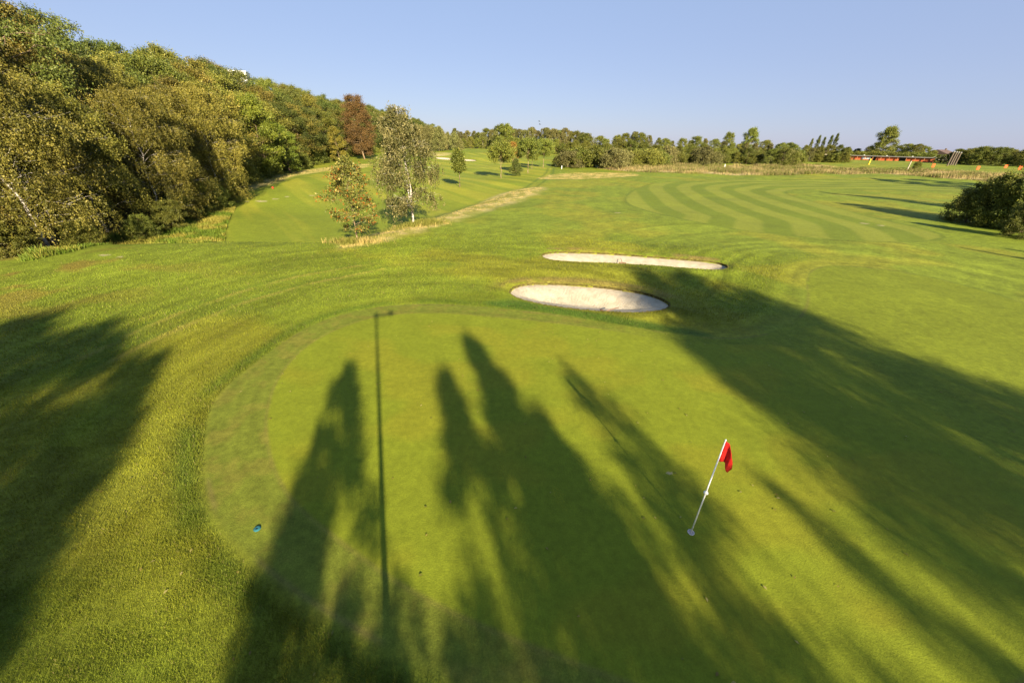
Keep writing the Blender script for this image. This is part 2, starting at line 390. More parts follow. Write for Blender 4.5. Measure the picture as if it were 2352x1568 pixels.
def ground_colour(x, y):
    n = x.shape
    rr = np.hypot(x, y)
    c = np.empty(n + (3,)); c[:] = (.112, .132, .009)
    # clumpy rough
    big = fbm(x/3.4, y/3.4, 1, 3); med = fbm(x/.7, y/.7, 4, 3)
    c *= (.85 + .30*big)[..., None]
    yel = smooth((fbm(x/5., y/5., 6, 3) - .47)/.2)
    c = lerp(c, np.array([.175, .150, .011]), yel*.5)
    # mower passes curving round the green
    sdC = poly_sd(P_COLLAR, x, y, 40.0)
    ang = np.arctan2(y - 6, x - 3)
    st = fbm(-sdC/.5 + 40, ang*7 + 30, 3, 3) - .5
    near_arc = smooth(1 - (-sdC - 6)/16.)*(sdC < 0)
    c *= (1 + .72*st*near_arc)[..., None]
    # streaks further out
    u = x*.82 + y*.57; v = -x*.57 + y*.82
    st2 = .8*(fbm(u/2.2, v/.45 + 1.6*np.sin(u/9.), 5, 2) - .5) + 1.1*(fbm(x/.7, y/1.0, 7, 4) - .5)
    c *= (1 + .34*st2*smooth((rr-18)/10.))[..., None]
    c *= (1 + .16*smooth((rr-20)/14.))[..., None]  # bare turf painted lighter outward to stand in for sunlight the blades catch
    c *= (.92 + .16*med)[..., None]
    # greener, longer lip round the collar
    lip = np.exp(-((sdC + .30)/.27)**2)*smooth((fbm(x/1.5, y/1.5, 8, 2) - .15)/.3)
    c = lerp(c, np.array([.055, .090, .008]), lip*.55*(1 - smooth((x-4)/3.)*smooth(y/4.)))
    bandf = smooth((poly_sd(P_BANDF, x, y, 2.) + .25)/.5)
    c = lerp(c, np.array([.045, .085, .009])*(.75 + .5*med[..., None]), bandf*.75)
    # ground beyond the crest on the near left: rusty
    rust = smooth((fbm(x/1.8, y/1.8, 9, 3) - .48)/.2)*np.exp(-((x+24)**2 + (y-15.5)**2)/50.)
    c = lerp(c, np.array([.15, .085, .016]), rust*.7)
    # collar
    col = smooth((sdC + .10)/.20)
    cc = np.empty(n + (3,)); cc[:] = (.114, .126, .011)
    rst = smooth((fbm(x/.5, y/.5, 2, 4) - .45)/.25)
    cc = lerp(cc, np.array([.185, .122, .022]), rst*.26)
    cc *= (.86 + .28*fbm(sdC/.16, ang*3, 7, 2))[..., None]
    right = smooth((x - 2.5)/3.0)*smooth((y - 2)/3.)
    cc = lerp(cc, np.array([.130, .146, .008])*(.84 + .32*fbm(x/1.6, y/1.6, 2, 4))[..., None], right)
    c = lerp(c, cc, col)
    edge = np.exp(-((sdC - .05)/.05)**2)
    c = lerp(c, np.array([.13, .085, .03]), edge*.35*smooth((fbm(x/1.2, y/1.2, 5, 2) - .4)/.2))
    # putting surface
    sdG = poly_sd(P_GREEN, x, y, 4.0)
    g = smooth((sdG + .05)/.1)
    gc = np.empty(n + (3,)); gc[:] = (.142, .158, .008)
    gp = fbm(x/1.1, y/.8, 3, 4); gp2 = fbm(x/.25, y/.18, 10, 3)
    gc *= (.88 + .18*gp + .07*gp2)[..., None]
    gc = lerp(gc, np.array([.180, .160, .009]), smooth((fbm(x/2.2, y/1.5, 0, 3) - .5)/.2)*.5)
    c = lerp(c, gc, g)
    rim = np.exp(-((sdG + .03)/.045)**2)
    c = lerp(c, np.array([.175, .135, .024]), rim*.30*(1 - right))
    # tees and fairways
    sdF = poly_sd(P_FAIR, x, y, 16.0)
    f = smooth((sdF + .15)/.3)
    dI = -poly_sd(P_INLET, x, y, 60.0)
    ph = dI/2.15 + .10*(fbm(x/9., y/9., 3, 2) - .5)
    s = smooth((np.sin(ph*math.pi) + .4)/.8)
    fc = lerp(np.broadcast_to(np.array([.112, .134, .009]), n + (3,)), np.array([.158, .168, .015]), s)
    fc = fc*(.86 + .28*fbm(x/2., y/2., 6, 3))[..., None]
    c *= (1 + .05*np.sin(2*math.pi*dI/1.9 + 3*fbm(x/8., y/8., 2, 2))*smooth((sdF + 14)/6.)*(1 - f)*smooth((y-34)/8.))[..., None]
    c = lerp(c, fc, f)
    c = lerp(c, np.array([.07, .09, .008]), np.exp(-((sdF + .18)/.16)**2)*.55)
    arc = np.exp(-((sdC + .05)/.11)**2)*smooth((y - 15.5)/1.5)*smooth((x - 16)/4.)
    c = lerp(c, np.array([.060, .078, .008]), arc*.55)
    sdL = poly_sd(P_LFAIR, x, y, 3.0)
    l = smooth((sdL + .2)/.5)
    ul = x*.79 + y*.61; vl = -x*.61 + y*.79
    ls = fbm(ul/1.7, vl/26., 1, 3)
    lc = lerp(np.broadcast_to(np.array([.138, .160, .010]), n + (3,)), np.array([.215, .205, .015]), smooth((ls - .35)/.3))
    lc = lc*(.84 + .32*fbm(x/3., y/3., 4, 3))[..., None]
    swirl = np.sin(np.hypot(x+46, y-86)/.55 + 4*fbm(x/9., y/9., 7, 2))*np.exp(-((x+38)**2/110. + (y-80)**2/120.))
    lc *= (1 + .28*swirl)[..., None]
    c = lerp(c, lc, l*.9)
    # cart track beside the young trees
    P = np.array([hit(*p)[:2] for p in ((800, 640), (960, 545), (1090, 492), (1180, 448), (1235, 420), (1262, 398), (1266, 386))])
    dT, _ = line_sd(P, x, y)
    tr = np.exp(-((np.abs(dT) - .75)/.28)**2)*smooth((y-28)/15.)
    c = lerp(c, np.array([.055, .082, .008]), tr*.6)
    # old wheel tracks across the left rough
    for off, pts in ((0, ((190, 822), (300, 768), (420, 716), (540, 674), (680, 636), (860, 604))), (1, ((215, 850), (330, 792), (450, 738), (570, 692), (710, 652), (880, 618)))):
        dT, _ = line_sd(np.array([hit(*p)[:2] for p in pts]), x, y)
        q = np.exp(-(dT/.14)**2)*smooth((fbm(x/.9, y/.9, 4 + off, 3) - .25)/.3)*(y > 6)
        c = lerp(c, np.array([.22, .175, .03]), q*.5)
        q = np.exp(-((dT - .32)/.16)**2)*(y > 6)
        c = lerp(c, np.array([.07, .10, .008]), q*.4)
    # dry banks, straw and sandy bare spots
    for k, Pd in enumerate(DRY):
        sd = poly_sd(Pd, x, y, 3.0)
        d = smooth((sd + (1.4 if k == 0 else .8) + 1.1*(fbm(x/1.3, y/1.3, 5, 3) - .5))/1.6)
        dc = lerp(np.broadcast_to(np.array([.37, .28, .095]), n + (3,)), np.array([.25, .21, .045]), smooth((fbm(x/.9, y/.9, 3, 3) - .38)/.22))
        c = lerp(c, dc, d*.78)
    sdf = poly_sd(P_FESC, x, y, 6.0)
    d = smooth((sdf + 1.5*(fbm(x/4., y/4., 8, 3) - .4))/2.)
    dc = lerp(np.broadcast_to(np.array([.34, .26, .11]), n + (3,)), np.array([.13, .135, .022]), smooth((fbm(x/9., y/4., 9, 3) - .42)/.16))
    c = lerp(c, dc, d*.95)
    # dry turf behind both bunkers
    for P, w in ((BUNK_N, .9), (BUNK_F, 1.1)):
        sd = poly_sd(P, x, y, 3.0)
        m = np.exp(-((sd + .35)/.5)**2)*smooth((y - P[:, 1].mean() + .16*(x - P[:, 0].mean()))/1.0)
        c = lerp(c, np.array([.185, .130, .030]), m*w*.8*smooth((fbm(x/.8, y/.8, 3, 3) - .3)/.3))
    # bare sandy scrapes
    for px, py, w in ((600, 462, .7), (567, 463, .35), (545, 463, .3), (632, 457, .4), (660, 452, .35), (715, 449, .35), (805, 498, .6), (240, 586, .26), (275, 590, .2), (1537, 1086, .07), (1985, 513, .5), (2025, 518, .4), (1420, 489, .3)):
        q = hit(px, py)
        k = np.exp(-(((x-q[0])/w)**2 + ((y-q[1])/(w*.55))**2))
        c = lerp(c, np.array([.29, .235, .11]), smooth((k - .35 + .5*(vnoise(x/w*3, y/w*3, 2)-.5))/.2)*.85)
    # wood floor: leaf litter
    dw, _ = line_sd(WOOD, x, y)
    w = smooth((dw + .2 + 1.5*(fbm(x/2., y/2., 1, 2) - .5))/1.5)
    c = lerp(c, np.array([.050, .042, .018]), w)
    c = c*np.array([.95, 1.0, 1.2])
    shag = np.clip(1 - .50*g - .2*col*(1-g) - .45*f - .4*l, .22, 1)
    return np.concatenate([np.clip(c, .004, .6), shag[..., None]], -1)

# ------------------------------------------------------------------ ground mesh: rings round the viewpoint's foot, finer close by
def build_ground():
    fine = np.radians(np.arange(-80, 80.01, .155)); rest = np.radians(np.arange(82, 279, 2.5))
    th = np.concatenate([fine, rest])                       # azimuth clockwise from +y
    r = [.6]
    while r[-1] < 60: r.append(r[-1]*1.0058)
    while r[-1] < 220: r.append(r[-1]*1.0085)
    while r[-1] < 1400: r.append(r[-1]*1.02)
    r = np.array(r)
    R, T = np.meshgrid(r, th, indexing='ij')
    X = R*np.sin(T); Y = R*np.cos(T)
    x, y = X.ravel(), Y.ravel()
    z = zt(x, y) + bunker_dig(x, y)
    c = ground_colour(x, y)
    nr, nt_ = R.shape
    I = np.arange(nr*nt_).reshape(nr, nt_)
    J = np.roll(I, -1, 1)
    Q = np.stack([I[:-1], I[1:], J[1:], J[:-1]], -1).reshape(-1, 4)
    # centre fan closed by one more ring at the foot
    xc, yc = x[Q].mean(1), y[Q].mean(1)
    zone = np.zeros(len(Q), int)
    zone[poly_sd(P_LFAIR, xc, yc, 1.) > 0] = 3
    zone[poly_sd(P_APPR, xc, yc, 1.) > 0] = 4
    zone[poly_sd(P_FAIR, xc, yc, 1.) > 0] = 2
    zone[poly_sd(P_COLLAR, xc, yc, 1.) > 0] = 5
    zone[poly_sd(P_GREEN, xc, yc, 1.) > 0] = 1
    V = np.stack([x, y, z], 1)
    for k, nm in ((0, 'rough_ground'), (1, 'putting_green'), (2, 'striped_fairway'), (3, 'mown_fairway'), (4, 'approach_turf'), (5, 'green_collar')):
        q = Q[zone == k]
        u, inv = np.unique(q, return_inverse=True)
        vv, ccol = V[u], c[u]
        qq = inv.reshape(-1, 4)
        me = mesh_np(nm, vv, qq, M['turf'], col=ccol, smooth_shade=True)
        struct(link(nm, me))
    # the small disc of ground round the mast foot
    b = MB(); n = 48
    b.v = [(0, 0, 0)] + [(.62*math.cos(2*math.pi*i/n), .62*math.sin(2*math.pi*i/n), -.004) for i in range(n)]
    b.f = [(0, 1 + i, 1 + (i+1) % n) for i in range(n)]
    me = b.mesh('rough_ground', M['turf'])
    a = me.attributes.new('turf', 'FLOAT_COLOR', 'POINT'); a.data.foreach_set('color', np.tile([.08, .105, .012, 1], n+1).astype(np.float32))
    struct(link('rough_ground', me))
build_ground()

# ------------------------------------------------------------------ grass blades
def blades(name, x, y, z, h, w, col, lean=.5, bend=None):
    n = len(x)
    az = rng.random(n)*2*math.pi; ln = (rng.random(n)**.7)*lean*h; la = rng.random(n)*2*math.pi
    dx = np.cos(az)*w*.5; dy = np.sin(az)*w*.5
    lx = np.cos(la)*ln; ly = np.sin(la)*ln
    if bend is not None: lx = lx + bend[0]*h; ly = ly + bend[1]*h
    V = np.empty((n, 4, 3))
    V[:, 0] = np.stack([x-dx, y-dy, z-.01], 1); V[:, 1] = np.stack([x+dx, y+dy, z-.01], 1)
    V[:, 2] = np.stack([x+lx+dx*.35, y+ly+dy*.35, z+h], 1); V[:, 3] = np.stack([x+lx-dx*.35, y+ly-dy*.35, z+h], 1)
    Q = np.arange(n*4).reshape(n, 4)
    return mesh_np(name, V.reshape(-1, 3), Q, M['blade'], col=np.repeat(col, 4, 0))

def sector(n, a0, a1, r0, r1):
    a = np.radians(rng.uniform(a0, a1, n)); r = np.sqrt(rng.uniform(r0**2, r1**2, n))
    return r*np.sin(a), r*np.cos(a)

def build_rough_grass():
    parts = []
    xs, ys, hs, ws = [], [], [], []
    for n, a0, a1, r0, r1, h, w in ((330000, -78, -2, 1.8, 8, .025, .0050), (400000, -76, 62, 8, 16, .034, .009), (300000, -66, 62, 16, 32, .046, .018)):
        x, y = sector(n, a0, a1, r0, r1)
        keep = poly_sd(P_COLLAR, x, y, 1.) < -.02
        for B in BUNKERS[:2]: keep &= poly_sd(B, x, y, 1.) < -.03
        keep &= poly_sd(P_FAIR, x, y, 1.) < 0
        keep &= (poly_sd(P_APPR, x, y, 1.) < 0)
        x, y = x[keep], y[keep]
        edge_ = -poly_sd(P_COLLAR, x, y, 1.)
        kk = rng.random(len(x)) < smooth(edge_/.30) + smooth((y - 4.5)/2.)
        x, y = x[kk], y[kk]
        rad_ = np.hypot(x, y)
        k2 = rng.random(len(x)) > smooth((rad_ - 22)/10.)
        x, y = x[k2], y[k2]
        clump = fbm(x/.35, y/.35, 3, 2)
        xs.append(x); ys.append(y); hs.append(h*(.45 + 1.1*clump)*rng.uniform(.6, 1.3, len(x))); ws.append(w*rng.uniform(.7, 1.3, len(x)))
    x, y, h, w = map(np.concatenate, (xs, ys, hs, ws))
    sdC = poly_sd(P_COLLAR, x, y, 4.)
    rt_ = smooth((x-4)/3.)
    h = h*(1 + .6*np.exp(-((sdC + .25)/.25)**2)*(1 - rt_))*(1 - rt_*(1 - smooth(-sdC/2.)))
    c = ground_colour(x, y)[:, :3]
    t = rng.random(len(x))
    c = c*(1.0 + .75*t)[:, None]
    straw = rng.random(len(x)) < .04
    c[straw] = np.array([.21, .17, .06])*rng.uniform(.6, 1.2, (straw.sum(), 1))
    o = link('rough_grass', blades('rough_grass', x, y, zt(x, y) + bunker_dig(x, y), h, w, c, .9))
    tag(o, 'short mown rough grass around the putting green', 'grass', kind='stuff')
build_rough_grass()

def fill_poly(P, n):
    lo, hi = P.min(0), P.max(0)
    x = rng.uniform(lo[0], hi[0], n); y = rng.uniform(lo[1], hi[1], n)
    k = poly_sd(P, x, y, 1.) > 0
    return x[k], y[k]

def build_tall_grass():
    # tan fescue belt between the fairway and the practice range
    x, y = fill_poly(P_FESC, 260000)
    pt = fbm(x/9., y/4., 9, 3)
    k = (rng.random(len(x)) < .35 + 1.1*smooth((pt-.35)/.2)) & (np.hypot(x, y) < 260)
    x, y, pt = x[k], y[k], pt[k]
    h = (.18 + .55*smooth((fbm(x/3., y/3., 4, 2) - .3)/.4))*rng.uniform(.5, 1.25, len(x))
    g = smooth((pt - .40)/.1 + rng.normal(0, .25, len(x)))
    c = lerp(np.broadcast_to(np.array([.36, .285, .115]), (len(x), 3)), np.array([.13, .14, .026]), g)
    pk = (rng.random(len(x)) < .3)[:, None]
    c = np.where(pk, np.array([.27, .195, .095]), c)*rng.uniform(.65, 1.25, (len(x), 1))
    o = link('tall_grass', blades('tall_grass', x, y, zt(x, y), h, np.full(len(x), .055)*rng.uniform(.6, 1.5, len(x)), c, .35, (-.12, .05)))
    tag(o, 'tall tan seeding grass in a belt beyond the striped fairway', 'grass', kind='stuff')
    # weedy bank at the foot of the wood
    P = outline([(30, 596), (150, 560), (260, 532), (370, 500), (470, 455), (520, 452), (548, 462), (522, 510), (497, 556), (420, 560), (300, 560), (200, 572), (60, 604)], 1)
    x, y = fill_poly(P, 120000)
    h = (.06 + .42*fbm(x/1.2, y/1.2, 4, 2)**1.5)*rng.uniform(.4, 1.2, len(x))
    c = lerp(np.broadcast_to(np.array([.100, .145, .014]), (len(x), 3)), np.array([.23, .205, .035]), smooth((fbm(x/1.6, y/1.6, 6, 3)-.40)/.2))*rng.uniform(.6, 1.35, (len(x), 1))
    o = link('bank_grass', blades('bank_grass', x, y, zt(x, y), h, .035*rng.uniform(.6, 1.5, len(x)), c, .8))
    tag(o, 'lush weeds and long grass on the bank below the wood', 'grass', kind='stuff')
    # dry grass along the low bank and round the tree feet
    xs, ys = [], []
    for P, n in ((DRY[0], 26000), (DRY[1], 22000), (DRY[2], 16000), (DRY[3], 3000)):
        x, y = fill_poly(P, n); xs.append(x); ys.append(y)
    foot = []
    for px, py, n, s in ((815, 558, 1500, .8), (950, 518, 1700, 1.0), (985, 512, 1100, .7), (1592, 398, 900, 1.2)):
        q = hit(px, py); xs.append(q[0] + rng.normal(0, s, n)); ys.append(q[1] + rng.normal(0, s*.5, n)); foot.append(n)
    x, y = np.concatenate(xs), np.concatenate(ys); nf = sum(foot)
    h = rng.uniform(.03, .10, len(x)); h[-nf:] = rng.uniform(.10, .42, nf)
    nf_ = np.arange(len(x)) >= len(x) - nf
    c = lerp(np.broadcast_to(np.array([.40, .30, .10]), (len(x), 3)), np.array([.16, .16, .028]), smooth((fbm(x/.9, y/.9, 3, 3)-.38)/.22 + .5*nf_))*rng.uniform(.7, 1.25, (len(x), 1))
    o = link('dry_grass', blades('dry_grass', x, y, zt(x, y), h, .03*rng.uniform(.6, 1.5, len(x)), c, .8))
    tag(o, 'bleached dry grass on the low bank below the two middle trees', 'grass', kind='stuff')
build_tall_grass()

def fallen_leaves():
    n = 260
    x, y = sector(n, -60, 60, 3, 17)
    a = rng.random(n)*6.283; L = rng.uniform(.018, .042, n); z = zt(x, y) + .012
    ca, sa = np.cos(a)*L, np.sin(a)*L
    V = np.stack([np.stack([x-ca, y-sa, z], 1), np.stack([x+sa*.5, y-ca*.5, z+.012], 1), np.stack([x+ca, y+sa, z+.004], 1), np.stack([x-sa*.5, y+ca*.5, z+.014], 1)], 1)
    pal = np.array([(.26, .19, .05), (.18, .12, .035), (.32, .27, .09), (.16, .15, .03)])[rng.integers(0, 4, n)]
    o = link('fallen_leaves', mesh_np('fallen_leaves', V.reshape(-1, 3), np.arange(4*n).reshape(n, 4), M['blade'], col=np.repeat(pal, 4, 0)))
    tag(o, 'small dry leaves scattered on the putting green and rough', 'leaves', kind='stuff')
fallen_leaves()

# ------------------------------------------------------------------ bunkers
def sand_mat():
    m, nt, N, L = new_mat('bunker_sand')
    o = N.new('ShaderNodeOutputMaterial'); b = N.new('ShaderNodeBsdfPrincipled'); b.inputs['Roughness'].default_value = .95; b.inputs['Specular IOR Level'].default_value = .1
    g = N.new('ShaderNodeNewGeometry')
    t = N.new('ShaderNodeTexNoise'); t.inputs['Scale'].default_value = 3.0; t.inputs['Detail'].default_value = 6; L.new(g.outputs['Position'], t.inputs['Vector'])
    r = N.new('ShaderNodeValToRGB'); r.color_ramp.elements[0].position = .3; r.color_ramp.elements[1].position = .7
    r.color_ramp.elements[0].color = (.315, .268, .19, 1); r.color_ramp.elements[1].color = (.43, .372, .278, 1)
    L.new(t.outputs['Fac'], r.inputs['Fac'])
    t3 = N.new('ShaderNodeTexNoise'); t3.inputs['Scale'].default_value = 16.0; t3.inputs['Detail'].default_value = 3; L.new(g.outputs['Position'], t3.inputs['Vector'])
    r3 = N.new('ShaderNodeValToRGB'); r3.color_ramp.elements[0].position = .66; r3.color_ramp.elements[1].position = .72
    r3.color_ramp.elements[0].color = (0, 0, 0, 1); r3.color_ramp.elements[1].color = (.4, .4, .4, 1); L.new(t3.outputs['Fac'], r3.inputs['Fac'])
    mx = N.new('ShaderNodeMix'); mx.data_type = 'RGBA'; L.new(r3.outputs['Color'], mx.inputs['Factor']); L.new(r.outputs['Color'], mx.inputs['A']); mx.inputs['B'].default_value = (.30, .22, .14, 1)
    L.new(mx.outputs['Result'], b.inputs['Base Color'])
    # rake furrows
    w = N.new('ShaderNodeTexWave'); w.inputs['Scale'].default_value = 5.0; w.inputs['Distortion'].default_value = 6.0; w.inputs['Detail'].default_value = 1; w.inputs['Detail Scale'].default_value = .35
    L.new(g.outputs['Position'], w.inputs['Vector'])
    t2 = N.new('ShaderNodeTexNoise'); t2.inputs['Scale'].default_value = 22; t2.inputs['Detail'].default_value = 4; L.new(g.outputs['Position'], t2.inputs['Vector'])
    ad = N.new('ShaderNodeMath'); ad.operation = 'MULTIPLY_ADD'; ad.inputs[1].default_value = .3; L.new(w.outputs['Fac'], ad.inputs[0]); L.new(t2.outputs['Fac'], ad.inputs[2])
    bp = N.new('ShaderNodeBump'); bp.inputs['Strength'].default_value = .9; bp.inputs['Distance'].default_value = .05
    L.new(ad.outputs[0], bp.inputs['Height']); L.new(bp.outputs[0], b.inputs['Normal']); L.new(b.outputs[0], o.inputs[0])
    return m
M['sand'] = sand_mat()
M['lip'] = principled('turf_lip', (.075, .062, .018), .95, .45, 9.0, .1, .6)

def build_bunker(P, dp, label):
    if np.sum(P[:, 0]*np.roll(P[:, 1], -1) - np.roll(P[:, 0], -1)*P[:, 1]) < 0: P = P[::-1]
    P = chaikin(P, 1)
    c = P.mean(0); n = len(P)
    rim = zt(P[:, 0], P[:, 1])
    root = thing('sand_bunker', (c[0], c[1], float(zt(c[0], c[1]))), label, 'bunker')
    o0 = np.array([c[0], c[1], root.location.z])
    K = 14; V = []
    jag = 1 + .012*np.sin(np.arange(n)*1.9)
    for k in range(K):
        f = (1 - k/K)**.8
        q = c + (P - c)*f*(jag[:, None] if k == 0 else 1)
        sd = poly_sd(P, q[:, 0], q[:, 1], 3.) if k else np.zeros(n)
        zz = zt(q[:, 0], q[:, 1]) - .075 - dp*smooth(np.maximum(sd, 0)/1.6)
        if k: zz = zz + (fbm(q[:, 0]/.6, q[:, 1]/.6, 2, 2) - .5)*.05
        V.append(np.stack([q[:, 0], q[:, 1], zz], 1))
    V = np.concatenate(V) - o0
    F_ = []
    for k in range(K-1):
        for i in range(n):
            j = (i+1) % n
            F_.append((k*n+i, k*n+j, (k+1)*n+j, (k+1)*n+i))
    cen = len(V); V = np.vstack([V, V[(K-1)*n:].mean(0)])
    F_ += [((K-1)*n+i, (K-1)*n+(i+1) % n, cen) for i in range(n)]
    me = bpy.data.meshes.new('sand'); me.from_pydata(V.tolist(), [], F_); me.materials.append(M['sand'])
    me.polygons.foreach_set('use_smooth', np.ones(len(me.polygons), bool)); me.update()
    link('sand', me, root)
    # ragged turf edge that overhangs the sand
    nn = 3*n
    tt = np.arange(nn)/3.0; i0 = tt.astype(int) % n; i1 = (i0+1) % n; ft = (tt - np.floor(tt))[:, None]
    E = P[i0]*(1-ft) + P[i1]*ft
    nrm = E - c; nrm /= np.linalg.norm(nrm, axis=1)[:, None]
    wob = rng.normal(0, .018, (nn, 1)); zg = zt(E[:, 0], E[:, 1])
    A = np.column_stack([E + nrm*.10, zg + .012]); B = np.column_stack([E - nrm*(.0 + np.abs(wob)), zg + .035 + rng.normal(0, .012, nn)])
    C2 = np.column_stack([E + nrm*.015 + nrm*wob*.5, zg - .12])
    VV = np.concatenate([A, B, C2]) - o0
    FF = [(k*nn+i, k*nn+(i+1) % nn, (k+1)*nn+(i+1) % nn, (k+1)*nn+i) for k in range(2) for i in range(nn)]
    me = bpy.data.meshes.new('turf_lip'); me.from_pydata(VV.tolist(), [], FF); me.materials.append(M['lip']); me.update()
    link('turf_lip', me, root)
    return root
build_bunker(BUNK_N, DEPTH[0], 'oval bunker of raked pale sand beside the putting green, partly in tree shade')
build_bunker(BUNK_F, DEPTH[1], 'long narrow sunlit bunker of pale sand behind the oval bunker')
build_bunker(BUNK_D, DEPTH[2], 'distant sliver of a sand bunker in front of the far green')

# ------------------------------------------------------------------ trees
def prof(pts):
    a = np.array(pts); return lambda t: np.interp(t, a[:, 0], a[:, 1])

def leaves_mesh(name, C, A, Lh, Wd, tone, mat):
    """C centres, A long axes (unit), Lh/Wd lengths and widths"""
    n = len(C)
    R = rng.normal(size=(n, 3)); B = np.cross(A, R); B /= np.linalg.norm(B, axis=1)[:, None] + 1e-9
    a = A*(Lh[:, None]*.5); b = B*(Wd[:, None]*.5)
    V = np.stack([C - a, C + b*1.0 - a*.1, C + a, C - b*1.0 - a*.1], 1).reshape(-1, 3)
    return mesh_np(name, V, np.arange(4*n).reshape(n, 4), mat, tone=tone)

def unit(v): return v/(np.linalg.norm(v, axis=-1, keepdims=True) + 1e-9)

def make_tree(H, Rc, profile, t0, nprim, nsec, leaf, nleaf, clump, style, bark, leafmat, seed, trunk_r, rise=.5, stems=1, top=.97, gap=.0, flat_=.75, droop=.0, limb=.34, wander=.03, sway=0.0):
    """returns (trunk mesh, crown mesh) of a tree of height H standing on the origin"""
    r = np.random.default_rng(seed); pf = prof(profile)
    tb = MB(); tips = []                       # tips: (point, direction, weight)
    for s in range(stems):
        sa = r.random()*6.28; so = 0 if stems == 1 else r.uniform(.03, .09)*H
        n = 10; ts = np.linspace(0, 1, n)
        wx = np.cumsum(r.normal(0, wander, n))*H*.3; wy = np.cumsum(r.normal(0, wander, n))*H*.3
        wx -= wx[0]; wy -= wy[0]
        hh = H*top*(1 if s == 0 else r.uniform(.7, .95))
        px = so*.25*math.cos(sa) + so*1.3*math.cos(sa)*ts + wx + sway*H*ts*ts; py = so*.25*math.sin(sa) + so*1.3*math.sin(sa)*ts + wy
        T = np.stack([px, py, ts*hh], 1)
        rad = trunk_r*(1 - .93*ts**.8)*(1 if s == 0 else .7); rad[0] *= 1.25
        T0 = T.copy(); T0[0, 2] = -.35
        tb.tube(T0, rad, 8)
        at = lambda t: np.array([np.interp(t, ts, T[:, k]) for k in range(3)])
        npz = max(4, int(nprim/stems))
        for i in range(npz):
            t = t0 + (1 - t0)*((i + r.uniform(.1, .9))/npz)**.92
            p = at(min(t, .995)); az = i*2.39996 + r.uniform(-.5, .5) + sa
            if gap and r.random() < gap: continue
            rr = Rc*pf(t)*r.uniform(.72, 1.12)
            up = rise*rr*r.uniform(.5, 1.3)*(.12 + 1.1*t) - droop*rr*(1 - t)
            d = np.array([math.cos(az), math.sin(az), 0])
            m = 5; q = np.linspace(0, 1, m)
            curve = p + np.outer(q, d)*rr + np.outer(np.sin(q*math.pi*.62)*up, [0, 0, 1])
            curve[1:] += r.normal(0, .04*rr, (m-1, 3))
            br = max(.010, trunk_r*limb*(1-.75*t))
            tb.tube(curve, np.linspace(br, br*.25, m), 5, cap=False)
            tips.append((curve[-1], d, 1.0))
            for k in range(nsec):
                f = r.uniform(.35, .95) if k else .55
                b0 = np.array([np.interp(f, q, curve[:, j]) for j in range(3)])
                d2 = unit(d + np.array([-d[1], d[0], 0])*r.choice([-1, 1])*r.uniform(.4, 1.3) + np.array([0, 0, r.uniform(-.1, .7)]))
                L = rr*r.uniform(.22, .5)
                b1 = b0 + d2*L
                tb.tube([b0, (b0+b1)/2 + r.normal(0, .03*L, 3), b1], [br*.45, br*.3, br*.15], 4, cap=False)
                tips.append((b1, d2, .9)); tips.append(((b0+b1)/2, d2, .6))
        tips.append((at(.99), np.array([0, 0, 1.]), .25))
    wt = np.array([t[2]*r.uniform(.5, 1.5) for t in tips]); wt /= wt.sum()
    Cs, As, tn = [], [], []
    for (p, d, _), w in zip(tips, wt):
        n = int(nleaf*w)
        if n < 3: continue
        base_tone = r.normal(.5, .13)
        if style == 'weep':
            ns = max(3, n//26); per = max(3, n//ns)
            for s in range(ns):
                o = p + r.normal(0, clump*.36, 3)*np.array([1, 1, .4])
                L = clump*r.uniform(.6, 2.7)
                u = r.random(per)**.8
                out = unit(np.array([o[0], o[1], 0]) + 1e-6)*.22*L
                c = o + np.outer(u, [0, 0, -L]) + np.outer(np.sqrt(u), out) + r.normal(0, .055 + .02*L, (per, 3))
                Cs.append(c); a = np.tile([0, 0, -1.], (per, 1)) + r.normal(0, .55, (per, 3)); As.append(unit(a))
                tn.append(np.clip(base_tone + r.normal(0, .1) + r.normal(0, .17, per), 0, 1))
        else:
            v = unit(r.normal(size=(n, 3))); rad = clump*np.abs(r.normal(.68, .34, n))*r.uniform(.7, 1.4)
            c = p + v*rad[:, None]*np.array([1, 1, flat_])
            Cs.append(c)
            a = v*.7 + r.normal(0, .6, (n, 3)) + np.array([0, 0, -.25]); As.append(unit(a))
            tn.append(np.clip(base_tone + r.normal(0, .17, n), 0, 1))
    C = np.concatenate(Cs); A = np.concatenate(As); tone = np.concatenate(tn)
    k = C[:, 2] > .05; C, A, tone = C[k], A[k], tone[k]
    Lh = leaf*r.uniform(.7, 1.35, len(C)); Wd = Lh*r.uniform(.45, .72, len(C))
    return tb.mesh('trunk', M[bark], True), leaves_mesh('crown', C, A, Lh, Wd, tone, M[leafmat])

P_BIRCH = [(0, .75), (.2, .95), (.4, 1), (.65, .85), (.85, .5), (1, .15)]
P_ROUND = [(0, .55), (.2, .9), (.45, 1), (.7, .85), (.88, .55), (1, .2)]
P_CONE = [(0, .8), (.2, 1), (.5, .72), (.8, .35), (1, .08)]
P_COL = [(0, .6), (.2, 1), (.6, .9), (.85, .5), (1, .1)]
P_BUSH = [(0, 1), (.35, 1), (.7, .7), (1, .3)]

LIB = {}
def lib(key, H, **kw): LIB[key] = (H, *make_tree(H, seed=sum(map(ord, key)), **kw))
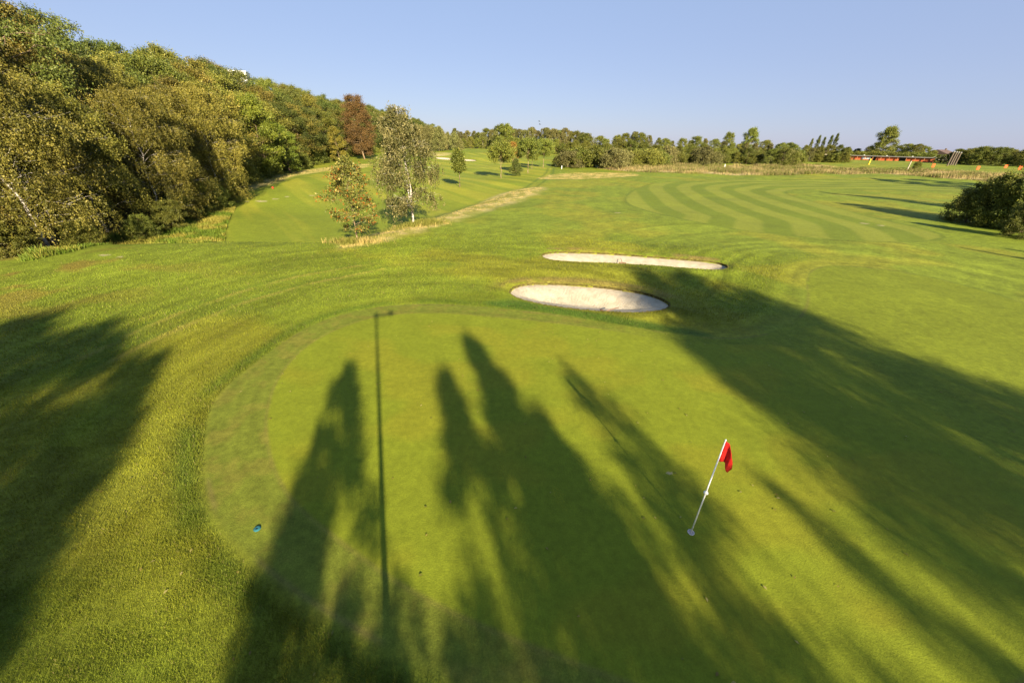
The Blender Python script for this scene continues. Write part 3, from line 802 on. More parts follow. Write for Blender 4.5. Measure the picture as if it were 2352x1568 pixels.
# near hanging birches of the wood edge
lib('talldark', 22, Rc=5.2, profile=P_ROUND, t0=.1, nprim=46, nsec=4, leaf=.19, nleaf=42000, clump=1.0, style='clump', bark='brown_bark', leafmat='dark_leaf', trunk_r=.3, rise=.7, gap=.05)
for i in range(4):
    lib('birch%d' % i, 15, Rc=3.9, profile=P_BIRCH, t0=.10, nprim=46, nsec=4, leaf=.125, nleaf=64000, clump=.85, style='weep', bark='white_bark', leafmat='birch_leaf', trunk_r=.125, rise=.85, limb=.24, wander=.04)
for i in range(4):
    lib('oak%d' % i, 14, Rc=4.6, profile=P_ROUND, t0=.06, nprim=36, nsec=4, leaf=.20, nleaf=27000, clump=.90, style='clump', bark='brown_bark', leafmat='oak_leaf', trunk_r=.22, rise=.6)
for i in range(3):
    lib('dark%d' % i, 13, Rc=4.2, profile=P_ROUND, t0=.05, nprim=34, nsec=4, leaf=.20, nleaf=22000, clump=.85, style='clump', bark='brown_bark', leafmat='dark_leaf', trunk_r=.2, rise=.55)
for i in range(2):
    lib('ash%d' % i, 14, Rc=4.4, profile=P_BIRCH, t0=.06, nprim=36, nsec=4, leaf=.20, nleaf=24000, clump=.85, style='clump', bark='pale_bark', leafmat='birch_leaf', trunk_r=.2, rise=.65)
lib('maple', 11, Rc=3.6, profile=P_ROUND, t0=.05, nprim=34, nsec=4, leaf=.24, nleaf=17000, clump=.8, style='clump', bark='brown_bark', leafmat='bright_leaf', trunk_r=.18)
lib('gold', 9, Rc=2.6, profile=P_COL, t0=.04, nprim=30, nsec=4, leaf=.22, nleaf=12000, clump=.6, style='clump', bark='brown_bark', leafmat='yellow_leaf', trunk_r=.14)
lib('copper', 19, Rc=5.0, top=.93, profile=[(0, .5), (.3, .95), (.6, 1), (.85, .85), (1, .5)], t0=.10, nprim=84, nsec=4, leaf=.26, nleaf=40000, clump=1.15, style='clump', bark='pale_bark', leafmat='brown_leaf', trunk_r=.28, rise=.5, gap=.0)
lib('rust', 6, Rc=2.2, profile=P_COL, t0=.08, nprim=24, nsec=3, leaf=.2, nleaf=7000, clump=.55, style='clump', bark='brown_bark', leafmat='rust_leaf', trunk_r=.1)
for i in range(3):
    lib('farbirch%d' % i, 14, Rc=3.6, profile=P_BIRCH, t0=.06, nprim=36, nsec=3, leaf=.30, nleaf=15000, clump=1.0, style='weep', bark='white_bark', leafmat='far_birch_leaf', trunk_r=.14, rise=.8, limb=.22, gap=.08)
for i in range(3):
    lib('fartree%d' % i, 12, Rc=4.6, profile=[(0, .85), (.3, 1), (.6, .9), (.85, .55), (1, .15)], t0=.02, nprim=36, nsec=3, leaf=.36, nleaf=12000, clump=1.0, style='clump', bark='brown_bark', leafmat='oak_leaf', trunk_r=.2, rise=.5, flat_=.85)
lib('willow0', 10, Rc=3.6, profile=P_CONE, t0=.03, nprim=40, nsec=3, leaf=.3, nleaf=13000, clump=.8, style='clump', bark='brown_bark', leafmat='willow_leaf', trunk_r=.16, rise=.9, flat_=1.2)
lib('broad', 17, Rc=7.2, profile=P_ROUND, t0=.12, nprim=44, nsec=4, leaf=.45, nleaf=26000, clump=1.4, style='clump', bark='pale_bark', leafmat='hedge_leaf', trunk_r=.42, gap=.05, flat_=.9)
lib('poplar', 16, Rc=1.9, profile=P_COL, t0=.05, nprim=36, nsec=3, leaf=.36, nleaf=9000, clump=.7, style='clump', bark='brown_bark', leafmat='dark_leaf', trunk_r=.2, rise=2.2, flat_=1.5)
for i in range(4):
    lib('shrub%d' % i, 4, Rc=2.7, profile=P_BUSH, t0=.02, nprim=40, nsec=3, leaf=.22, nleaf=10000, clump=.60, style='clump', bark='brown_bark', leafmat='hedge_leaf', trunk_r=.06, rise=.35, stems=2, flat_=.9)
for i in range(2):
    lib('greyshrub%d' % i, 3.6, Rc=2.4, profile=P_BUSH, t0=.02, nprim=36, nsec=3, leaf=.2, nleaf=8000, clump=.55, style='clump', bark='brown_bark', leafmat='willow_leaf', trunk_r=.05, rise=.4, stems=2, flat_=1.0)
for i in range(2):
    lib('thicket%d' % i, 5.0, Rc=3.0, profile=[(0, 1), (.4, .95), (.7, .72), (1, .2)], t0=.02, nprim=70, nsec=4, leaf=.16, nleaf=36000, clump=.42, style='clump', bark='brown_bark', leafmat='oak_leaf', trunk_r=.07, rise=.75, droop=.22, stems=2, flat_=1.0)
# the individually seen trees
lib('rowan', 5.9, Rc=1.65, profile=[(0, .40), (.1, .42), (.25, .9), (.4, 1), (.55, .9), (.78, .52), (1, .10)], t0=.13, nprim=60, nsec=4, leaf=.135, nleaf=9500, clump=.32, style='clump', bark='pale_bark', leafmat='rowan_leaf', trunk_r=.06, rise=.95, limb=.3, wander=.04, flat_=.9, gap=.05)
lib('solobirch', 10.6, Rc=2.75, profile=[(0, .7), (.2, 1), (.45, .95), (.65, .8), (.85, .42), (1, .12)], t0=.17, nprim=60, nsec=4, leaf=.135, nleaf=36000, clump=.62, style='weep', bark='white_bark', leafmat='birch_leaf_grey', trunk_r=.115, rise=.7, limb=.2, stems=2, wander=.02, sway=-.03, gap=.12)
for i in range(2):
    lib('young%d' % i, 5.4, gap=.02 if i else .12, Rc=2.25, profile=P_ROUND if i else [(0, .75), (.18, 1), (.36, .8), (.55, .46), (.8, .28), (1, .1)], t0=.40, nprim=40, nsec=4, leaf=.18, nleaf=13000, clump=.42, style='clump', bark='pale_bark' if i else 'brown_bark', leafmat='oak_leaf', trunk_r=.075, rise=.6, flat_=.9)
lib('holly', 3.2, Rc=1.35, profile=P_CONE, t0=.03, nprim=44, nsec=3, leaf=.15, nleaf=7500, clump=.34, style='clump', bark='brown_bark', leafmat='dark_leaf', trunk_r=.06, rise=.4)
# trees behind the viewer whose shadows cross the green
for i in range(3):
    lib('slim%d' % i, 10, Rc=1.85, profile=[(0, .9), (.25, 1), (.5, .72), (.75, .36), (.9, .12), (1, .03)], t0=.06, nprim=70, nsec=4, leaf=.15, nleaf=10500, clump=.27, style='clump', bark='brown_bark', leafmat='oak_leaf', trunk_r=.10, rise=1.5, limb=.2, gap=.32, flat_=1.5, top=1.0)

lib('sparse', 10, Rc=1.5, profile=[(0, .8), (.3, 1), (.6, .7), (.85, .3), (1, .05)], t0=.15, nprim=44, nsec=3, leaf=.14, nleaf=3600, clump=.42, style='clump', bark='brown_bark', leafmat='oak_leaf', trunk_r=.05, rise=1.5, limb=.2, gap=.25, flat_=1.2, top=1.0)
COUNT = [0]
def plant(key, g, h, label, cat, name, group=None, rz=None, wide=1.0, parts=('trunk', 'crown')):
    H, tm, cm = LIB[key]
    s = h/H
    COUNT[0] += 1
    rz = random.random()*6.283 if rz is None else rz
    root = thing(name, (g[0], g[1], g[2]), label, cat, group, rz, (s*wide, s*wide, s))
    link(parts[0], tm, root); link(parts[1], cm, root)
    return root

ORD = ['first', 'second', 'third', 'fourth', 'fifth', 'sixth', 'seventh', 'eighth', 'ninth', 'tenth', 'eleventh', 'twelfth', 'thirteenth', 'fourteenth', 'fifteenth',
       'sixteenth', 'seventeenth', 'eighteenth', 'nineteenth']
for _t, _o in (('twenty', 'twentieth'), ('thirty', 'thirtieth'), ('forty', 'fortieth'), ('fifty', 'fiftieth')):
    ORD += [_o] + [_t + '-' + ORD[i] for i in range(9)]

# ---- the wood on the slope
SKY = np.array([(-400, -160), (0, -70), (60, -20), (150, 5), (212, 48), (235, 92), (300, 104), (400, 124), (470, 128), (520, 142), (600, 180), (700, 206), (790, 232), (870, 250), (930, 265), (990, 286), (1040, 292), (1100, 300)], float)
WP = chaikin(WOOD, 2, False)
seg = np.linalg.norm(np.diff(WP, axis=0), axis=1); cum = np.concatenate([[0], np.cumsum(seg)])
def wood_pt(s, d):
    i = min(np.searchsorted(cum, s, 'right') - 1, len(seg) - 1); f = (s - cum[i])/seg[i]
    p = WP[i]*(1-f) + WP[i+1]*f; t = (WP[i+1] - WP[i])/seg[i]
    q = p + np.array([-t[1], t[0]])*d
    return np.array([q[0], q[1], float(zt(q[0], q[1]))])

KIND = {'birch': ('weeping_birch', 'olive weeping birch'), 'oak': ('broadleaf_tree', 'mid-green broadleaf tree'),
        'dark': ('broadleaf_tree', 'dark green broadleaf tree'), 'ash': ('broadleaf_tree', 'olive-gold broadleaf tree')}
ROWS = [(2.6, .80, "wood's front row"), (8.0, .93, "wood's second row"), (15., 1.0, "wood's third row"), (25., 1.02, "wood's skyline row")]
def build_wood():
    rr = random.Random(5)
    for ri, (dep, frac, rowtxt) in enumerate(ROWS):
        s = 22.0 + ri*2.0; items = []
        while s < cum[-1] - 40:
            far = smooth(np.array((s - 60)/120.)).item()
            g = wood_pt(s + rr.uniform(-.8, .8), dep + rr.uniform(-1.0, 1.4))
            if g[1] > 2:
                px, py = pix(g)
                if -420 < px < 1010: items.append((s, g, px, py))
            s += (4.3 + .5*ri) + 2.4*far + rr.uniform(-.5, .8)
        items.sort(key=lambda t: t[2])
        j = 0
        for s, g, px, py in items:
            top = np.interp(px, SKY[:, 0], SKY[:, 1])
            base_py = py
            fr = frac*rr.uniform(.92, 1.03) if ri < 3 else frac*rr.uniform(.96, 1.02)
            h = height_for(g, base_py - (base_py - top)*fr)
            h = min(h, 23)
            if s < 78: k = rr.choice(['birch', 'birch', 'birch', 'birch', 'birch', 'birch', 'ash'] if ri < 2 else ['birch', 'birch', 'dark'])
            else: k = rr.choice(['oak', 'dark', 'ash', 'oak', 'dark'])
            n = {'birch': 4, 'oak': 4, 'dark': 3, 'ash': 2}[k]
            nm, desc = KIND[k]
            lab = '%s, %s, %s from the left' % (desc, rowtxt, ORD[j]); j += 1
            plant('%s%d' % (k, rr.randrange(n)), g, h, lab, 'tree', nm, 'trees of the wood on the slope', wide=min(1.25, max(.8, 13.5/h)) if k != 'birch' else min(1.15, max(.85, 14/h)))
    # tall dark tree rising above the near birches
    g = at_r(85, 47); plant('talldark', g, height_for(g, -190), 'tall dark tree above the birches at the upper left corner', 'tree', 'broadleaf_tree', 'trees of the wood on the slope', wide=.85)
    # trees that stand out at the wood edge
    for key, px, py, top, lab, nm in (
        ('maple', 622, 408, 228, 'bright green maple at the wood edge between darker trees', 'maple_tree'),
        ('maple', 668, 398, 288, 'small bright green sapling right of the bright green maple', 'maple_tree'),
        ('gold', 781, 373, 292, 'slim yellow-green tree at the wood edge left of the copper tree', 'broadleaf_tree'),
        ('copper', 838, 366, 224, 'tall copper-brown tree standing above the wood edge', 'copper_tree')):
        g = hit(px, py); plant(key, g, height_for(g, top), lab, 'tree', nm, wide=.85 if key == 'maple' else .9)
    g = hit(508, 462); plant('birch2', g, height_for(g, 196), 'wide birch whose boughs overhang the fairway and shade the tee', 'tree', 'weeping_birch', wide=1.15)
    # bushes along the foot of the wood
    j = 0
    s = 30.0
    while s < 190:
        g = wood_pt(s, rr.uniform(-.6, .8)); px, py = pix(g)
        if g[1] > 8 and -60 < px < 900:
            kk = rr.choice(['thicket0', 'thicket1']) if s < 75 else 'shrub%d' % rr.randrange(4)
            plant(kk, g, rr.uniform(1.4, 2.6) if s < 75 else rr.uniform(1.6, 3.2), 'low dark bush at the foot of the wood, %s from the left' % ORD[j], 'bush', 'bush', 'bushes at the foot of the wood', parts=('stem', 'foliage'), wide=1.0)
            j += 1
        s += 3.4 + 3.5*smooth(np.array((s-70)/80.)).item() + rr.uniform(-.4, .6)
build_wood()

# ---- the row of young trees and the two specimen trees
g = hit(823, 557); plant('rowan', g, height_for(g, 366), 'slender rowan with orange-red berries on the low bank', 'tree', 'rowan_tree', rz=.4)
ROWAN = (g, height_for(g, 366))
g = hit(951, 518); plant('solobirch', g, height_for(g, 236), 'tall white-stemmed birch standing alone behind the rowan', 'tree', 'silver_birch', rz=2.2)
for key, px, py, top, lab, nm, rz in (
    ('young0', 1056, 430, 345, 'young tree with a leaning thin trunk, closest of the young row to the birch', 'young_tree', .3),
    ('young1', 1151, 409, 331, 'round-headed young tree with a straight pale trunk beside the small dark conifer', 'young_tree', 1.0),
    ('young1', 1213, 398, 324, 'round dark-green young tree just right of the rust-brown tree', 'young_tree', 2.6),
    ('young0', 1222, 389, 334, 'thin-stemmed young tree half hidden between two round-headed ones', 'young_tree', 4.0),
    ('young1', 1247, 386, 324, 'round-headed young tree last in the row beside the cart track', 'young_tree', 5.0)):
    g = hit(px, py); plant(key, g, height_for(g, top), lab, 'tree', nm, 'young trees along the fairway', rz)
g = hit(1185, 404); plant('holly', g, height_for(g, 366), 'small dark pyramid-shaped bush between the young trees', 'bush', 'bush', parts=('stem', 'foliage'))
g = hit(1178, 375); plant('rust', g, height_for(g, 327), 'rust-brown small tree behind the young row', 'tree', 'broadleaf_tree')

def rowan_berries():
    g, h = ROWAN
    root = next(o for o in COL.objects if o.name.startswith('rowan_tree'))
    me = LIB['rowan'][2]; n = len(me.polygons)
    co = np.empty(len(me.vertices)*3, np.float32); me.vertices.foreach_get('co', co); co = co.reshape(-1, 4, 3).mean(1)
    rad = np.hypot(co[:, 0], co[:, 1])
    cand = np.nonzero(rad > np.quantile(rad, .35))[0]
    b = MB(); r = np.random.default_rng(3)
    for i in r.choice(cand, 270, False):
        for k in range(7):
            p = co[i] + r.normal(0, .045, 3); q = .018
            o = [(q, 0, 0), (0, q, 0), (-q, 0, 0), (0, -q, 0), (0, 0, q), (0, 0, -q)]
            b.add([p + np.array(v) for v in o], [(0, 1, 4), (1, 2, 4), (2, 3, 4), (3, 0, 4), (1, 0, 5), (2, 1, 5), (3, 2, 5), (0, 3, 5)])
    o = link('berries', b.mesh('berries', principled('berry_red', (.50, .085, .012), .45)), root); o['kind'] = 'stuff'
rowan_berries()

# ---- wood behind the far green and the belts to the right
def belt(rows, group, desc_of, name_of):
    items = sorted(rows, key=lambda t: t[1])
    cnt = {}
    for key, px, r_, top, wide in items:
        g = at_r(px, r_); h = height_for(g, top)
        d = desc_of(key); j = cnt.get(d, 0); cnt[d] = j + 1
        cat, nm = name_of(key)
        plant(key, g, h, d % ORD[j], cat, nm, group, wide=wide, parts=('stem', 'foliage') if cat == 'bush' else ('trunk', 'crown'))

def build_belts():
    rr = random.Random(11)
    nm = lambda k: ('bush', 'bush') if 'shrub' in k else (('tree', 'silver_birch') if 'birch' in k else ('tree', 'poplar_tree') if k == 'poplar' else ('tree', 'broadleaf_tree'))
    # mass left of the far green
    rows = []
    for px in range(968, 1060, 13):
        rows.append(('willow0', px + rr.uniform(-3, 3), rr.uniform(165, 180), np.interp(px, [960, 1000, 1045, 1060], [288, 292, 306, 322]) + rr.uniform(-2, 4), 1.0))
    belt(rows, 'grey-green trees left of the far green', lambda k: 'grey-green conical tree left of the far green, %s from the left', nm)
    rows = []
    sky = ([1040, 1060, 1100, 1130, 1150, 1200, 1260, 1320, 1340], [292, 300, 306, 298, 290, 293, 294, 298, 306])
    for k, px in enumerate(np.arange(1046, 1345, 10.5)):
        top = np.interp(px, *sky)
        rows.append(('farbirch%d' % rr.randrange(3) if rr.random() < .75 else 'fartree%d' % rr.randrange(3), px + rr.uniform(-3, 3), rr.uniform(225, 250) if px < 1140 else rr.uniform(185, 215), top + rr.uniform(-4, 7), rr.uniform(.9, 1.15)))
    belt(rows, 'birch wood behind the far green', lambda k: ('tall grey birch' if 'birch' in k else 'rounded dark tree') + ' behind the far green, %s such from the left', nm)
    rows = []
    for px in np.arange(1050, 1330, 15):
        rows.append(('fartree%d' % rr.randrange(3), px + rr.uniform(-3, 3), rr.uniform(200, 212) if px < 1140 else rr.uniform(165, 178), np.interp(px, [1046, 1130, 1200, 1330], [318, 318, 322, 326]) + rr.uniform(-5, 6), rr.uniform(.8, 1.1)))
    belt(rows, 'lower trees at the edge of the birch wood', lambda k: 'low dark tree at the foot of the birch wood, %s from the left', nm)
    # shrub belt right of the young row
    rows = []
    for px in np.arange(1290, 1840, 21):
        base = np.interp(px, [1290, 1400, 1600, 1840], [384, 384, 377, 374])
        r_ = np.linalg.norm(hit(px, base + 2)[:2])
        rows.append(('shrub%d' % rr.randrange(4) if rr.random() < .7 else 'greyshrub%d' % rr.randrange(2), px + rr.uniform(-6, 6), r_*rr.uniform(.98, 1.04), np.interp(px, [1290, 1340, 1500, 1700, 1840], [352, 346, 345, 350, 354]) + rr.uniform(-7, 7), rr.uniform(1.0, 1.5)))
    belt(rows, 'front shrubs of the belt beyond the tan grass', lambda k: ('grey-green' if 'grey' in k else 'leafy green') + ' shrub in the front line behind the tan grass, %s such from the left', nm)
    rows = []
    sky2 = ([1330, 1360, 1380, 1420, 1450, 1500, 1560, 1600, 1650, 1675, 1700, 1760, 1800, 1850, 1930, 1960], [316, 304, 322, 305, 298, 310, 318, 316, 320, 322, 326, 328, 322, 332, 336, 342])
    for px in np.arange(1338, 1960, 19):
        top = np.interp(px, *sky2)
        rows.append((rr.choice(['fartree0', 'fartree1', 'fartree2', 'farbirch0', 'farbirch1']), px + rr.uniform(-5, 5), rr.uniform(172, 205), top + rr.uniform(-4, 8), rr.uniform(.85, 1.2)))
    for px in np.arange(1345, 1850, 27):
        top = np.interp(px, *sky2)
        rows.append((rr.choice(['fartree0', 'fartree1', 'fartree2']), px + rr.uniform(-5, 5), rr.uniform(142, 160), top + rr.uniform(14, 26), rr.uniform(.9, 1.2)))
    belt(rows, 'trees of the belt behind the shrubs', lambda k: ('slim birch' if 'birch' in k else 'bushy tree') + ' in the belt above the shrubs, %s from the left', nm)
    # single trees on the right skyline
    for key, px, r_, top, wide, lab, nm_ in (
        ('fartree1', 1672, 215, 307, .8, 'dark round tree on the skyline left of the pale loose-crowned tree', 'broadleaf_tree'),
        ('broad', 1720, 235, 300, .75, 'pale loose-crowned tree on the skyline above the shrub belt', 'broadleaf_tree'),
        ('broad', 2032, 255, 298, .78, 'big round tree standing above the red range building', 'broadleaf_tree')):
        g = at_r(px, r_); plant(key, g, height_for(g, top), lab, 'tree', nm_, wide=wide, rz=4.4)
    for j, (px, top) in enumerate(((1862, 320), (1876, 313), (1889, 317), (1904, 313), (1916, 309))):
        g = at_r(px, 300); plant('poplar', g, height_for(g, top), 'narrow dark poplar on the skyline, %s of the five from the left' % ORD[j], 'tree', 'poplar_tree', 'row of poplars on the skyline', wide=.75)
    rows = []
    for px, top in ((1890, 342), (1920, 345), (1950, 340), (1975, 342), (2000, 338), (2068, 336), (2090, 332), (2112, 333), (2132, 338), (2150, 346)):
        rows.append(('fartree%d' % rr.randrange(3), px, rr.uniform(262, 275), top, 1.25))
    belt(rows, 'trees behind the range building', lambda k: 'rounded tree behind the red range building, %s from the left', nm)
    rows = []
    for px in np.arange(1950, 2150, 16):
        rows.append(('shrub%d' % rr.randrange(4), px, 250, np.interp(px, [1950, 2150], [350, 352]) + rr.uniform(-2, 2), 1.4))
    belt(rows, 'hedge bushes behind the range building', lambda k: 'clipped-looking bush just behind the red range building, %s from the left', nm)
    rows = []
    for px in np.arange(2170, 2420, 14):
        rows.append(('fartree%d' % rr.randrange(3), px + rr.uniform(-4, 4), rr.uniform(215, 235), np.interp(px, [2170, 2200, 2260, 2352, 2420], [352, 346, 340, 343, 345]) + rr.uniform(-3, 8), 1.25))
    belt(rows, 'dark hedge trees right of the range building', lambda k: 'dark hedge tree right of the range building, %s from the left', nm)
    rows = []
    for px in (1858, 1876, 1893, 1912, 1930, 1948): rows.append(('thicket0', px, 185, 354 + rr.uniform(-2, 3), 1.3))
    belt(rows, 'dark bushes left of the range building', lambda k: 'dark bush left of the red range building, %s from the left', nm)
    g = hit(2104, 388); plant('thicket1', g, height_for(g, 373), 'single round bush in front of the range building', 'bush', 'bush', parts=('stem', 'foliage'), wide=.9)
    rows = []
    for px in np.arange(2140, 2300, 14): rows.append(('shrub%d' % rr.randrange(4), px, 172, np.interp(px, [2140, 2300], [390, 402]), 1.3))
    belt(rows, 'low scrub line before the practice range', lambda k: 'low scrubby bush before the practice range, %s from the left', nm)
    # thicket at the right edge
    for j, (px, py, top, key, w) in enumerate(((2215, 512, 432, 'thicket0', .9), (2262, 518, 412, 'thicket1', .75), (2316, 525, 424, 'thicket0', .8), (2360, 532, 412, 'thicket1', .85), (2335, 545, 470, 'thicket1', .8))):
        g = hit(px, py); plant(key, g, height_for(g, top), ['leafy dark bush at the left end of the right-hand thicket', 'tallest bush of the right-hand thicket with upright shoots', 'dark bush in the middle of the right-hand thicket',
             'dark bush cut by the right frame edge', 'low sunlit-leaved bush in front of the right-hand thicket'][j], 'bush', 'bush', 'thicket at the right edge', parts=('stem', 'foliage'), wide=w)
build_belts()

# ------------------------------------------------------------------ sun
ELEV = math.radians(22.6); _az = math.radians(-19.0)
SUND = np.array([math.sin(_az)*math.cos(ELEV), math.cos(_az)*math.cos(ELEV), -math.sin(ELEV)])   # the way the light travels
HD = unit(np.array([SUND[0], SUND[1]]))
def shadow_base(px, py, h):
    t = hit(px, py)[:2]; q = t - HD*h/math.tan(ELEV)
    return np.array([q[0], q[1], float(zt(q[0], q[1]))])
for j, (px, py, h, key, w, lab) in enumerate((
    (60, 765, 10.0, 'oak0', .75, 'broad tree behind the viewpoint shading the lower left corner'),
    (170, 765, 9.5, 'oak1', .55, 'bushy tree behind the viewpoint shading the left rough'),
    (350, 812, 9.0, 'ash0', .55, 'loose tree behind the viewpoint with streaky shade on the left rough'),
    (235, 790, 9.0, 'oak2', .62, 'dense tree behind the viewpoint between the two left shade streaks'),
    (-160, 810, 9.0, 'oak3', .8, 'dense tree behind the viewpoint shading the far left rough'),
    (215, 985, 8.0, 'oak1', .62, 'round tree behind the viewpoint shading the lower left edge of the picture'),
    (70, 1230, 7.5, 'oak2', .60, 'low round tree behind the viewpoint shading the bottom left corner'),
    (650, 1235, 7.0, 'slim1', .9, 'short bushy tree behind the viewpoint shading the collar of the green'),
    (300, 870, 7.5, 'slim2', 1.3, 'smaller tree behind the viewpoint shading the left rough'),
    (728, 1000, 7.0, 'slim2', .42, 'short slim tree behind the viewpoint shading the left edge of the green'),
    (792, 842, 8.0, 'slim0', .95, 'slim pointed tree behind the viewpoint shading the left of the green'),
    (1020, 862, 9.0, 'slim1', .95, 'pointed tree behind the viewpoint shading the middle of the green'),
    (1085, 800, 10.0, 'slim2', .95, 'tallest slim tree behind the viewpoint shading the middle of the green'),
    (1225, 965, 8.5, 'slim1', .9, 'tree behind the viewpoint whose shade ends left of the flag'),
    (1165, 940, 8.0, 'slim0', 1.25, 'bushy slim tree behind the viewpoint shading the green left of the flag'),
    (1310, 868, 9.5, 'sparse', 1.0, 'thin sparse tree behind the viewpoint with faint shade beside the flag'),
    (1500, 1140, 7.5, 'sparse', .9, 'thin tree behind the viewpoint with shade before the flag'),
    (1790, 1120, 9.0, 'sparse', .75, 'thin tree behind the viewpoint with shade right of the flag'),
    (1530, 650, 14.0, 'oak2', .95, 'big tree behind the viewpoint shading the oval bunker'),
    (1640, 700, 13.0, 'oak3', .85, 'big dense tree behind the viewpoint shading the right approach'),
    (1600, 790, 12.0, 'ash1', .62, 'looser tree behind the viewpoint shading the right side of the green'))):
    g = shadow_base(px, py, h)
    plant(key, g, h, lab, 'tree', 'broadleaf_tree', wide=w)
for j, (px, py, h, key, w) in enumerate(((1885, 441, 9.0, 'slim0', 1.1), (1985, 452, 8.0, 'slim1', 1.3), (1960, 470, 8.0, 'oak1', .7), (2015, 412, 10., 'oak3', .9), (2090, 412, 10., 'oak0', .9), (2235, 574, 5., 'slim2', .8), (2330, 574, 5., 'slim1', .8))):
    g = shadow_base(px, py, h)
    plant(key, g, h, ['slim tree', 'second slim tree', 'bushy tree', 'round tree', 'wide round tree', 'short slim tree', 'short young tree'][j] + ' beyond the right frame edge shading the fairway', 'tree', 'broadleaf_tree', wide=w)

# ------------------------------------------------------------------ flagstick
M['white'] = principled('white_paint', (.80, .80, .78), .35, .04, 20)
M['red_flag'] = principled('red_flag_cloth', (.72, .022, .016), .7, .06, 14)
M['cup'] = principled('white_cup', (.52, .46, .45), .6)
M['soil'] = principled('cut_soil', (.10, .06, .03), .95, .3, 30)
def flagstick():
    g = hit(1587, 1222); h = height_for(g, 1010.0)
    root = thing('flagstick', g, 'white flagstick with a red flag standing in the hole of the near green', 'golf flag')
    b = MB(); b.tube([(0, 0, -.12), (0, 0, h*.5), (0, 0, h - .015)], [.012, .011, .009], 10)
    b.lathe([(.009, h-.02), (.013, h-.012), (.013, h), (.006, h+.012), (0.0005, h+.014)], 10)
    link('pole', b.mesh('pole', M['white'], True), root)
    b = MB(); z0 = h*.47; r = .036
    b.lathe([(max(.0005, r*math.sin(a)), z0 - r*math.cos(a)) for a in np.linspace(0, math.pi, 11)], 16)
    link('ball_marker', b.mesh('ball_marker', principled('ball_white', (.62, .63, .58), .5), True), root)
    # limp flag: hoist along the pole, fly end hanging in folds towards the right
    nu, nv = 20, 12; V = []
    rt = np.array([.80, -.60, 0]); bk = np.array([.60, .80, 0])
    ua = np.array([0, .25, .5, .75, 1.0])
    te = np.array([(0, 0), (.055, .03), (.125, .17), (.172, .33), (.200, .484)]); be = np.array([(0, .40), (.050, .392), (.092, .41), (.122, .50), (.158, .575)])
    for i in range(nu):
        u = i/(nu-1); T = [np.interp(u, ua, te[:, k]) for k in (0, 1)]; B = [np.interp(u, ua, be[:, k]) for k in (0, 1)]
        for j in range(nv):
            v = j/(nv-1)
            out = T[0]*(1-v) + B[0]*v; drop = T[1]*(1-v) + B[1]*v
            fold = .030*math.sin(u*8.5 - v*1.6)*min(1, u*2.5) + .02*u
            V.append(tuple(rt*(out + .008) + bk*fold + np.array([0, 0, h - .02 - drop])))
    Fc = [(i*nv+j, (i+1)*nv+j, (i+1)*nv+j+1, i*nv+j+1) for i in range(nu-1) for j in range(nv-1)]
    me = bpy.data.meshes.new('flag'); me.from_pydata(V, [], Fc); me.materials.append(M['red_flag'])
    me.polygons.foreach_set('use_smooth', np.ones(len(Fc), bool))
    o = link('flag', me, root); md = o.modifiers.new('cloth', 'SOLIDIFY'); md.thickness = .004
    # the cup
    cup = thing('hole_cup', (g[0], g[1], g[2]), 'white-lined golf hole at the foot of the flagstick', 'golf hole')
    b = MB(); b.lathe([(.046, .004), (.049, .010), (.056, .009), (.058, .001)], 24)
    link('rim', b.mesh('rim', M['cup'], True), cup)
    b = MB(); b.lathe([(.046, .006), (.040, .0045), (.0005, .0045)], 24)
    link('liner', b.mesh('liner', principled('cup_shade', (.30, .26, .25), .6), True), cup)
flagstick()

# sprinkler cover, rakes, tee marker
g = hit(591, 1214)
root = thing('sprinkler_cover', g, 'round blue-green plastic cover set in the turf beside the collar', 'sprinkler')
b = MB(); b.lathe([(.055, -.01), (.058, .010), (.046, .022), (.016, .026), (.014, .022), (.0005, .022)], 20)
link('lid', b.mesh('lid', principled('teal_plastic', (.012, .085, .10), .8, .15, 30), True), root)
b = MB(); b.lathe([(.013, .024), (.010, .0255), (.0005, .0255)], 12); link('nozzle', b.mesh('nozzle', principled('black_plastic', (.01, .01, .01), .5)), root)
M['wood'] = principled('rake_wood', (.16, .085, .05), .7, .3, 12)
def rake(px, py, rz, lab, tilt=.1):
    g = hit(px, py)
    root = thing('bunker_rake', (g[0], g[1], g[2] - .10), lab, 'rake', 'bunker rakes', rz)
    b = MB(); b.tube([(0, 0, .03), (.8, 0, .05 + tilt)], .018, 8); link('handle', b.mesh('handle', M['wood'], True), root)
    b = MB(); b.box((0, 0, .04), (.05, .42, .05), ch=.01)
    for k in range(8): b.box((-.0, -.19 + k*.054, -.005), (.012, .012, .05))
    link('head', b.mesh('head', M['wood']), root)
rake(1430, 601, 1.45, 'small brown rake lying in the long bunker', .02)
rake(1387, 712, .5, 'brown rake lying at the front edge of the oval bunker', .02)
def marker(px, py, r, mat, name, lab, cat, grp=None):
    g = hit(px, py); root = thing(name, g, lab, cat, grp)
    b = MB(); b.lathe([(r*.25, -.05), (r*.25, r*.4)], 8); link('peg', b.mesh('peg', mat), root)
    b = MB(); b.lathe([(max(.0005, r*math.sin(a)), r*1.3 - r*math.cos(a)) for a in np.linspace(0, math.pi, 8)], 12); link('knob', b.mesh('knob', mat, True), root)
M['orange'] = principled('orange_plastic', (.75, .10, .018), .5)
marker(627, 434, .13, principled('red_marker', (.45, .03, .015), .5), 'tee_marker', 'small red tee marker in tree shade beside the wood', 'tee marker')

